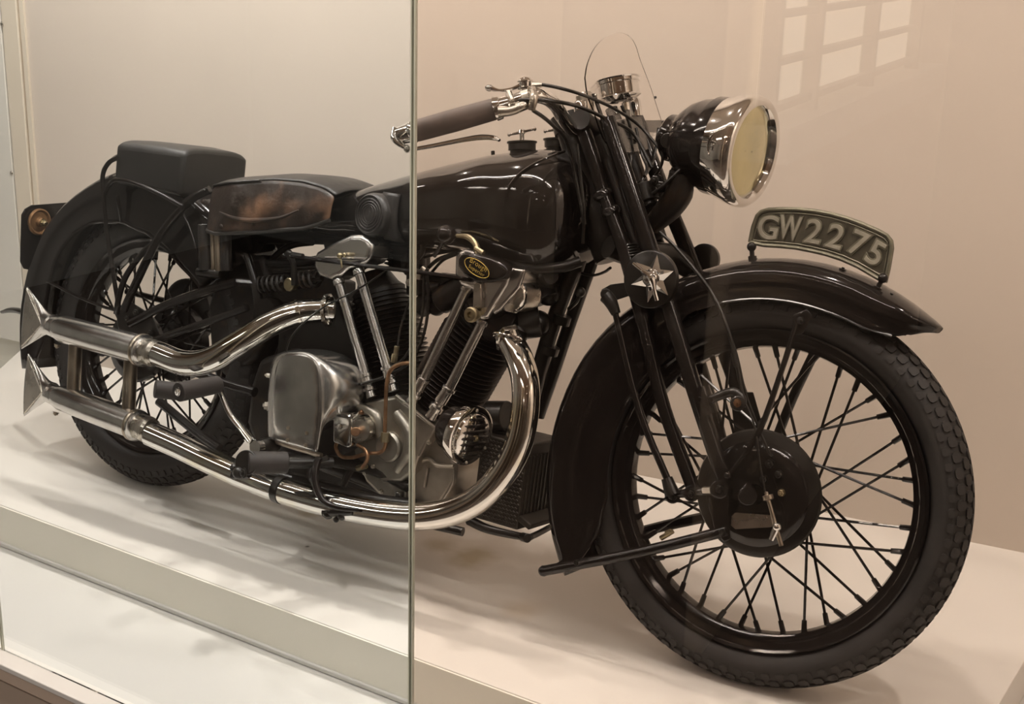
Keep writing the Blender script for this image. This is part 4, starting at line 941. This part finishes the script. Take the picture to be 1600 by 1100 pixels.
# cylinder-head end caps, inlet lumps
mb = MB(); c = A(799, 459, -.105); mb.lathe([(0, .001), (0, .031), (.002, .0345), (.006, .0345), (.03, .033), (.05, .03)], c, (.25, 1, 0), 36); hc = part('head_end_cap', mb, 'nickel')
mb = MB(); mb.lathe([(.001, .030), (-.001, .033), (.004, .036), (.008, .036), (.010, .033)], c, (.25, 1, 0), 36, closed=True); part('chrome_band', mb, 'chrome', hc)
mb = MB(); mb.cyl(A(838, 440, -.03), A(852, 470, -.03), .030, 20); mb.cyl(A(850, 430, -.02), A(880, 425, .02), .026, 20); mb.sph(A(858, 458, -.02), .024, 16); mb.sph(A(842, 505, -.02), .026, 16); mb.cyl(A(812, 505, -.05), A(845, 500, -.03), .032, 20); mb.cyl(A(855, 432, -.045), A(862, 430, -.06), .016, 16)
part('front_head_casting', mb, 'satin')
mb = MB(); mb.cyl(A(772, 500, -.04), A(815, 515, -.04), .040, 24); mb.cyl(A(690, 470, .0), A(740, 440, .0), .028, 20); part('head_casting', mb, 'dirty')
# carburettor between the cylinders
mb = MB(); mb.cyl(A(652, 395, -.02), A(652, 460, -.02), .020, 20); mb.cyl(A(640, 452, -.02), A(690, 447, .0), .014, 16); mb.cyl(A(660, 470, .0), A(672, 478, .0), .026, 16); mb.cyl(A(640, 410, -.01), A(660, 412, -.01), .027, 18); mb.sph(A(684, 478, .02), .020, 14)
cb = part('carburettor', mb, 'dirty')
mb = MB(); mb.box(A(655, 428, -.045), (.018, .01, .02)); mb.hexbolt(A(641, 441, -.05), (0, -1, 0), .006, .006); mb.cyl(A(662, 418, -.04), A(668, 424, -.04), .008, 12); part('mixer_cap', mb, 'nickel', cb)
mb = MB(); mb.coil(A(612, 388, -.03), A(606, 420, -.03), .006, .002, 5); part('spring', mb, 'satin', cb)
for pts, r, m_ in [([(446, 398, -.12), (520, 408, -.12), (600, 418, -.12), (680, 428, -.12), (737, 437, -.13)], .0042, 'tubepaint'),
                   ([(606, 422, -.11), (560, 452, -.115), (510, 478, -.13), (475, 505, -.16), (455, 530, -.17), (448, 552, -.17)], .0018, 'satin'),
                   ([(658, 404, -.02), (690, 395, -.02), (722, 391, -.02)], .003, 'satin'), ([(668, 420, -.02), (688, 404, -.02), (716, 395, -.02)], .004, 'satin'),
                   ([(676, 425, -.02), (694, 406, -.02), (718, 396, -.02)], .003, 'satin'),
                   ([(668, 420, -.08), (671, 470, -.08), (664, 520, -.085), (645, 562, -.09), (610, 585, -.10), (566, 600, -.115)], .0032, 'satin'),
                   ([(664, 432, -.08), (660, 500, -.085), (636, 555, -.09), (606, 578, -.10)], .0028, 'satin'),
                   ([(646, 455, -.08), (628, 510, -.085), (622, 545, -.09)], .0022, 'dirty'),
                   ([(425, 408, -.02), (440, 393, -.02), (460, 382, -.02), (490, 378, -.02)], .0075, 'satin'),
                   ([(660, 372, -.05), (662, 390, -.05), (655, 402, -.04)], .006, 'satin')]:
    mb = MB(); mb.tube(AL(pts), r, 10, 6); part('control_rod' if r == .0042 else 'engine_cable', mb, m_)
mb = MB(); mb.cyl(A(622, 540, -.09), A(619, 558, -.09), .005, 12); mb.cyl(A(619, 552, -.09), A(617, 566, -.09), .0065, 8); part('cable_adjuster', mb, 'brass')
mb = MB(); mb.tube([A(700, 440, .0), A(670, 436, .0)], .010, 10, 0); mb.box(A(700, 446, 0), (.02, .02, .05)); part('inlet_bracket', mb, 'satin')
# copper oil pipes
for pts in ([(650, 566, -.11), (628, 568, -.11), (612, 578, -.112), (606, 600, -.114), (604, 640, -.115), (603, 680, -.115)],
            [(603, 678, -.115), (604, 695, -.116), (596, 706, -.118), (575, 708, -.12), (552, 714, -.12), (535, 712, -.12), (527, 700, -.12), (528, 690, -.12)],
            [(560, 694, -.13), (572, 702, -.13), (576, 716, -.13), (568, 730, -.12)]):
    mb = MB(); mb.tube(AL(pts), .0040, 10, 6); part('oil_pipe', mb, 'copper')
mb = MB(); mb.tube([A(604, 675, -.115), A(603, 690, -.116)], .009, 10, 0); mb.tube([A(560, 731, -.115), A(574, 727, -.115)], .006, 8, 0); part('pipe_union', mb, 'brass')
# electric horn with its slotted chrome face
hd = Vector((.975, -.16, -.10)).normalized(); hc_ = A(738, 681, -.165)
mb = MB(); mb.lathe([(-.06, .001), (-.06, .036), (-.052, .042), (-.012, .046), (-.010, .03)], hc_, hd, 40); hn = part('horn', mb, 'enamel', label='horn with slotted chrome face')
mb = MB(); mb.lathe([(-.018, .050), (-.018, .0555), (-.004, .0575), (.000, .0565), (.002, .052), (.001, .046), (-.002, .044)], hc_, hd, 48); mb.lathe([(-.002, .046), (.005, .043), (.009, .036), (.011, .02), (.012, .002)], hc_, hd, 40); part('horn_rim', mb, 'chrome', hn)
hu, hv, _ = basis(hd)
hu = Vector((0, 0, 1)).cross(hd).normalized(); hv = hd.cross(hu).normalized()
for k in range(-3, 4):
    z = k*.0115; w = sqrt(max(.041**2-z*z, 0))*.93; cdep = .0125-.0045*(abs(z)/.04)**2
    mb = MB(); n_ = 8; P0_ = []; P1_ = []
    r_ = .0036
    pts = []
    for q in range(13):
        t = -1+2*q/12; pts.append(hc_+hv*z+hu*(w*t)+hd*(.0122-.0075*((w*t)**2+z*z)/.041**2))
    mb.tube(pts, [r_*.5]+[r_]*11+[r_*.5], 8, 0, sq=1); part('slot', mb, 'enamel', hn)
mb = MB(); mb.hexbolt(hc_+hd*.012, hd, .0055, .004); part('centre_screw', mb, 'brass', hn)
for a in (90, 210, 330, 270):
    mb = MB(); mb.sph(hc_+hd*.001+hu*(.0505*cos(radians(a)))+hv*(.0505*sin(radians(a))), .0035, 10); part('screw', mb, 'nickel', hn)
mb = MB(); mb.cyl(A(765, 650, -.06), A(795, 650, -.06), .030, 20); mb.cyl(A(775, 690, -.06), A(800, 690, -.02), .045, 24); mb.tube([A(760, 640, -.05), A(790, 636, -.05), A(815, 640, -.02)], .006, 8, 3); part('dynamo', mb, 'satin')
# bright magneto cover: flat-faced box with a domed end
fo_ = [(436, 564), (446, 551), (470, 545), (492, 548), (504, 560), (510, 582), (509, 640), (501, 708), (465, 697), (427, 686), (429, 640), (431, 590)]
def grow(P, s, c=(468, 625)): return [(c[0]+(x-c[0])*s, c[1]+(y-c[1])*s) for x, y in P]
F_ = [(434, 572), (440, 556), (455, 549), (475, 547), (492, 552), (503, 566), (508, 590), (509, 640), (505, 675), (501, 702), (500, 708), (494, 706), (465, 697), (432, 688), (427, 686), (427, 680), (429, 630)]
B_ = [(440, 560), (450, 549), (474, 544), (505, 545), (536, 553), (557, 570), (567, 598), (563, 632), (540, 650), (516, 664), (512, 668), (506, 671), (480, 685), (445, 678), (440, 675), (439, 668), (437, 620)]
FP = [A(x, y, -.188) for x, y in F_]; BP = [A(x, y, -.115) for x, y in B_]; fc = sum(FP, Vector())/len(FP)
rings = [[fc+(p-fc)*.9+Vector((0, -.008, 0)) for p in FP], [fc+(p-fc)*.97+Vector((0, -.006, 0)) for p in FP], FP]
for t in (.15, .35, .6, .85): rings.append([Vector((a.x+(b.x-a.x)*sin(t*pi/2), a.y+(b.y-a.y)*(1-cos(t*pi/2))*1.0, a.z+(b.z-a.z)*sin(t*pi/2))) for a, b in zip(FP, BP)])
rings += [BP, [p+Vector((0, .05, 0)) for p in BP]]
mb = MB(); mb.loft(rings)
mg = part('magneto_cover', mb, 'alum', label='polished aluminium magneto cover', subsurf=1, ang=80)
for x, y in ((452, 668), (451, 687), (481, 676), (479, 695)):
    mb = MB(); mb.lathe([(-.001, .0042), (.0006, .0042), (.001, .003)], A(x, y, -.196), (0, -1, 0), 14); part('screw', mb, 'steel', mg)
mb = MB(); mb.tube([A(427, 687, -.17), A(465, 699, -.17), A(504, 711, -.17)], .0055, 8, 0); part('base_flange', mb, 'steel', mg)
for x, y in ((421, 633), (424, 586)):
    mb = MB(); mb.hexbolt(A(x, y, -.16), (-.8, -.6, 0), .009 if y > 600 else .005, .008); part('bolt', mb, 'nickel', mg)
# oil pump
pu = poly_prism('oil_pump', [(522, 650), (526, 643), (548, 645), (551, 652), (550, 696), (545, 699), (522, 690)], -.145, -.10, 'chrome', bevel=.003)
mb = MB(); mb.tube([A(524, 646, -.150), A(551, 650, -.150)], .005, 8, 0); mb.hexbolt(A(532, 666, -.146), (0, -1, 0), .005, .003); part('pump_lid', mb, 'chrome', pu)
mb = MB(); c = A(563, 672, -.14); mb.lathe([(0, .001), (0, .010), (.002, .022), (.010, .024), (.03, .024), (.032, .018)], c, (-.25, 1, 0), 28); part('pump_drum', mb, 'nickel', pu)
mb = MB(); mb.cyl(A(557, 674, -.158), A(559, 674, -.135), .009, 14); mb.hexbolt(A(566, 646, -.13), (0, 0, 1), .005, .006); part('pump_nut', mb, 'copper', pu)

# ---------------------------------------------------------------- frame, gearbox, tanks behind
for nm, pts, r in [('down_tube', [(925, 330, .0), (905, 400, 0), (872, 485, 0), (846, 570, 0), (828, 640, 0), (800, 740, 0)], .0155),
                   ('down_tube', [(948, 340, .04), (925, 410, .05), (893, 500, .05), (868, 575, .05), (842, 650, .05)], .013),
                   ('engine_cradle', [(830, 640, 0), (800, 745, .0), (740, 782, .0), (640, 775, 0), (560, 745, 0), (480, 715, 0), (400, 680, 0)], .014),
                   ('seat_tube', [(560, 380, 0), (500, 440, 0), (440, 560, 0), (400, 680, 0)], .016),
                   ('top_tube', [(930, 330, .0), (800, 370, .0), (640, 385, 0), (520, 372, 0), (430, 370, .0), (350, 370, .0)], .015),
                   ('seat_stay', [(370, 408, -.03), (420, 412, -.03), (480, 408, -.03), (530, 398, -.02)], .009),
                   ('seat_stay', [(368, 418, -.03), (440, 420, -.03), (500, 416, -.03)], .006)]:
    tp(nm, pts, r, 'satin', n=16)
mb = MB()
for (a, b) in (((905, 398, 0), (898, 420, 0)), ((880, 492, 0), (876, 505, 0)), ((862, 540, 0), (858, 552, 0))): mb.tube(AL((a, b)), .0185, 16, 0)
part('frame_lug', mb, 'satin')
mb = MB(); mb.tube([A(902, 424, .02), A(925, 430, .0), A(945, 425, -.03), A(955, 418, -.05)], .0028, 8, 4); mb.tube([A(890, 482, 0), A(903, 470, -.02), A(907, 458, -.02)], .004, 8, 3); mb.sph(A(908, 456, -.02), .010, 12); part('grease_fitting', mb, 'satin')
# silver seat spring tubes under the saddle nose
for x, r, m_ in ((322, .0155, 'dirty'), (334, .0065, 'steel'), (343, .0095, 'steel'), (354, .012, 'dirty')):
    mb = MB(); mb.cyl(A(x, 350, -.10), A(x+2, 423, -.10), r, 18); part('seat_spring', mb, m_)
mb = MB(); mb.tube([A(312, 424, -.10), A(348, 428, -.10)], .010, 12, 0); part('spring_seat', mb, 'satin')
tp('saddle_brace', [(288, 335, -.10), (300, 360, -.10), (312, 400, -.10)], .0035, 'tubepaint')
# oil tank, tool box, gearbox, primary case: the dark mass behind the exhaust
poly_prism('oil_tank', [(335, 445), (375, 400), (410, 398), (420, 430), (418, 520), (400, 560), (352, 590), (330, 560), (325, 480)], -.045, .10, 'dirty', bevel=.012)
poly_prism('battery_carrier', [(372, 372), (408, 366), (428, 400), (418, 412), (372, 412)], .02, .09, 'satin', bevel=.006)
poly_prism('seat_lug_casting', [(415, 425), (500, 425), (535, 440), (535, 500), (470, 500), (463, 476), (445, 476), (443, 500), (415, 500)], -.03, .02, 'dirty', bevel=.004)
gb = poly_prism('gearbox', [(392, 600), (405, 560), (450, 545), (520, 560), (575, 600), (570, 690), (520, 720), (450, 715), (400, 705), (385, 660)], -.085, .08, 'dirty', bevel=.015)
poly_prism('engine_plate', [(440, 470), (530, 470), (560, 560), (560, 640), (430, 620)], -.05, .05, 'satin', bevel=.004)
poly_prism('primary_chaincase', [(330, 560), (380, 500), (480, 480), (640, 590), (700, 680), (690, 750), (600, 780), (440, 740), (350, 660)], .09, .13, 'satin', bevel=.012)
poly_prism('frame_gusset', [(505, 376), (575, 376), (640, 384), (635, 400), (560, 398), (510, 398)], -.03, .03, 'satin', bevel=.004)
poly_prism('frame_gusset', [(596, 380), (648, 384), (648, 420), (612, 424), (604, 400)], -.02, .04, 'satin', bevel=.004)
mb = MB(); mb.tube([A(388, 398, -.09), A(402, 448, -.09), A(408, 492, -.09)], [.008, .010, .012], 12, 3); mb.tube([A(372, 440, -.095), A(400, 442, -.09)], .010, 10, 0); mb.lathe([(0, .001), (0, .032), (.006, .034), (.03, .034)], A(415, 490, -.10), (0, 1, 0), 28); part('spring_fork_link', mb, 'tubepaint')
mb = MB(); mb.coil(A(408, 445, -.085), A(450, 441, -.085), .016, .0036, 5.5); mb.coil(A(464, 438, -.085), A(500, 434, -.085), .016, .0036, 4.5); mb.tube([A(404, 446, -.085), A(505, 434, -.085)], .006, 10, 0); part('suspension_spring', mb, 'dirty', kind=None)
mb = MB(); mb.lathe([(0, .001), (0, .012), (.002, .0145), (.007, .0145), (.008, .012), (.02, .012)], A(452, 444, -.112), (0, 1, 0), 10); part('suspension_bolt', mb, 'brass')
mb = MB(); mb.sph(A(453, 396, -.12), (.009, .007, .009), 12); mb.tube([A(452, 396, -.12), A(460, 412, -.115), A(462, 445, -.11)], [.007, .006, .007], 10, 3); mb.tube([A(458, 397, -.12), A(475, 400, -.12)], .0055, 10, 0); part('rod_lever', mb, 'satin')
mb = MB(); mb.sph(A(533, 399, -.125), .0065, 12); mb.sph(A(540, 398, -.125), .005, 10); mb.tube([A(534, 401, -.125), A(536, 418, -.125)], .0018, 8, 0); part('rod_end', mb, 'brass')
# hand gear change knob with its rod, fuel tap
mb = MB(); mb.sph(A(699, 366, -.155), .0185, 24); mb.tube([A(699, 366, -.155), A(690, 384, -.145), A(680, 400, -.14)], .004, 8, 2); part('gear_knob', mb, 'enamel', label='round black gear-change knob')
mb = MB(); mb.tube([A(716, 368, -.11), A(733, 370, -.115), A(744, 380, -.12), A(748, 396, -.125)], [.004, .006, .006, .006], 10, 4); mb.cyl(A(744, 388, -.125), A(757, 396, -.125), .006, 10); part('fuel_tap', mb, 'brass')
# kick-starter: chrome arm and folding rubber pedal; footrest; brackets
mb = MB(); mb.tube([A(341, 595, -.222), A(350, 618, -.224), A(362, 645, -.227), A(380, 668, -.227), A(396, 689, -.232)], [.006, .0075, .0085, .010, .011], 12, 5, sq=.7); mb.lathe([(0, .008), (0, .014), (.016, .014), (.016, .008)], A(400, 698, -.235), (0, 1, 0), 24); ks = part('kickstart_arm', mb, 'chrome')
mb = MB(); mb.cyl(A(244, 607, -.29), A(292, 612, -.24), .0185, 24); part('pedal_rubber', mb, 'rubber', ks)
mb = MB(); mb.cyl(A(281, 612, -.335), A(343, 600, -.235), .0195, 24, .018); part('pedal_rubber', mb, 'rubber', ks)
mb = MB(); mb.hexbolt(A(281, 611.5, -.336), (-.45, -1, .05), .0075, .005); part('pedal_nut', mb, 'chrome', ks)
mb = MB(); mb.lathe([(0, .012), (.02, .016), (.05, .016), (.06, .01)], A(405, 697, -.21), (0, 1, 0), 20); part('kickstart_shaft', mb, 'satin', ks)
mb = MB(); mb.cyl(A(388, 722, -.30), A(450, 722, -.235), .0225, 26, .0215); fr_ = part('footrest', mb, 'rubber', label='worn rubber footrest')
mb = MB(); mb.cyl(A(386, 722, -.306), A(389, 722, -.299), .0245, 26); part('end_disc', mb, 'satin', fr_)
mb = MB(); mb.sph(A(375, 738, -.31), .012, 14); mb.hexbolt(A(384, 738, -.316), (-.3, -1, 0), .008, .006); mb.cyl(A(366, 742, -.30), A(392, 740, -.30), .008, 12); mb.tube([A(445, 722, -.24), A(520, 722, -.15)], .012, 12, 0); mb.sph(A(368, 731, -.30), .009, 12); part('footrest_hanger', mb, 'satin', fr_)
def band(px, py, Y, d, R, w, mt):
    mb = MB(); mb.lathe([(-w/2, R-.002), (-w/2, R), (w/2, R), (w/2, R-.002)], A(px, py, Y), d, 32, closed=True); return part('pipe_clip', mb, mt, lo)
dl = A(470, 774, -.185)-A(400, 750, -.19)
band(441, 764, -.187, dl, .0285, .016, 'satin')
mb = MB(); mb.tube([A(500, 715, -.20), A(494, 735, -.212), A(496, 760, -.217), A(508, 782, -.215), A(530, 792, -.213), A(560, 796, -.21)], [.007, .008, .0075, .007, .006, .004], 12, 5); mb.tube([A(515, 714, -.18), A(496, 722, -.19), A(484, 740, -.19), A(492, 756, -.19)], .0055, 10, 4); br = part('brake_pedal', mb, 'tubepaint')
mb = MB(); mb.sph(A(515, 802, -.20), .011, 14); mb.sph(A(536, 805, -.20), .009, 12); mb.cyl(A(508, 800, -.20), A(555, 798, -.20), .009, 12); mb.sph(A(527, 811, -.20), .006, 10); part('pedal_stop', mb, 'satin', br)
mb = MB(); mb.tube([A(440, 712, -.10), A(520, 720, -.10), A(590, 735, -.09), A(640, 760, -.08)], .012, 12, 3); mb.tube([A(560, 715, -.08), A(535, 760, -.10)], .008, 10, 0); mb.tube([A(430, 744, -.13), A(520, 767, -.12), A(590, 782, -.11), A(650, 790, -.09)], .015, 12, 4); part('lower_frame_rail', mb, 'satin')
# battery box low in front of the engine
X_ = A(825, 770, -.09).x
def bb(x, y, Y): return A(x, y, Y)
a0 = A(825, 712, -.095); a1 = A(823, 832, -.095)
b0 = A(762, 700, -.095); xx0 = a0.x-.105
z0 = a1.z; z1 = A(825, 694, -.095).z
mb = MB(); mb.box(((a0.x+xx0)/2, -.03, (z0+z1)/2), (a0.x-xx0, .13, z1-z0)); bt = part('battery_box', mb, 'mesh', bevel=.004, label='dark mesh-sided battery box')
mb = MB(); nx, nz_ = 12, 20
for i in range(nx):
    for j in range(nz_):
        cx = xx0+.006+(a0.x-xx0-.012)*(i+.5+.5*(j % 2))/nx; cz = z0+.006+(z1-z0-.012)*(j+.5)/nz_
        if cx > a0.x-.006: continue
        hx, hz = .0044, .0032; y_ = -.0955
        q = [Vector((cx-hx, y_, cz)), Vector((cx, y_, cz-hz)), Vector((cx+hx, y_, cz)), Vector((cx, y_, cz+hz))]
        q2 = [p+(Vector((cx, y_, cz))-p)*.45+Vector((0, -.0014, 0)) for p in q]; mb.loft([q, q2])
part('mesh_pattern', mb, 'mesh', bt, kind='stuff', flat=True)
mb = MB()
for j in range(9): mb.box((a0.x+.001, -.085+j*.013, (z0+z1)/2), (.003, .0035, (z1-z0)*.72))
part('louvre_ribs', mb, 'mesh', bt, kind='stuff')
mb = MB(); mb.box((a0.x+.012, -.03, z0+.018), (.03, .13, .012), Matrix.Rotation(.4, 3, 'Y')); part('tray_lip', mb, 'mesh', bt, bevel=.002)
mb = MB(); mb.tube([A(835, 684, .0), A(862, 686, .02), A(876, 690, .04)], .006, 10, 3); mb.tube([A(815, 695, -.08), A(835, 690, -.02), A(842, 704, -.02)], .007, 10, 3); mb.tube([A(735, 812, -.08), A(765, 826, -.09), A(820, 838, -.09), A(835, 836, -.06), A(862, 822, .02)], [.010, .009, .007, .006, .006], 12, 4); mb.tube([A(680, 820, -.10), A(725, 830, -.09)], .009, 12, 0); mb.cyl(A(818, 838, -.09), A(826, 840, -.10), .009, 12); part('battery_tray', mb, 'satin', bt)
# prop stand on the far side that the machine leans on
mb = MB(); st0 = Vector((.62, .10, .22)); gz = None
# foot of the stand in world space on the plinth, brought back into the machine's own frame
ft = inv(Vector((.66, .36, .012))); mb.tube([st0, st0.lerp(ft, .5)+Vector((.01, 0, 0)), ft], [.011, .010, .009], 12, 3); mb.cyl(ft+Vector((0, 0, .0)), ft+inv(Vector((0, 0, -.010))), .024, 20); part('prop_stand', mb, 'tubepaint')

# ================================================================== THE GALLERY SEEN REFLECTED IN THE GLASS
# a lit, barred window in a side wall of the gallery
GO = Vector((.81, -2.911, 0)); GD = Vector((-.123, -.992, 0)).normalized(); GNn = Vector((-GD.y, GD.x, 0))
GR = Matrix((GD, GNn, Vector((0, 0, 1)))).transposed()
def gbox(s0, s1, z0, z1, th, off=0):
    mb = MB(); mb.box(GO+GD*((s0+s1)/2)-GNn*off+Vector((0, 0, (z0+z1)/2)), (abs(s1-s0), th, z1-z0), GR); return mb
w = bpy.data.objects.new('lit_window', None); COL.objects.link(w); w.location = GO+Vector((0, 0, .7)); w['org'] = tuple(w.location)
tag(w, 'lit white-barred gallery window reflected at the upper right of the glass', 'window')
struct('wall_right', gbox(-.2, 3.4, -.9, 2.8, .06, .09), 'roomwarm')
for k, (a, b) in enumerate(((-.15, .30), (.32, 1.13), (1.15, 2.10))):
    obj('pane', gbox(a, b, .80, 2.5, .01, .03), M['pane'], w)
obj('window_sill', gbox(-.2, 2.35, .66, .76, .16), M['roomlight'], w)
for a in (-.16, .31, 1.14, 2.02): obj('mullion', gbox(a-.02, a+.02, .72, 2.5, .05), M['frame'], w)
for z in [.80+.13*k for k in range(12)]: obj('glazing_bar', gbox(-.16, 2.02, z-.010, z+.010, .03), M['frame'], w)
for o in bpy.data.objects:
    if 'org' in o: del o['org']
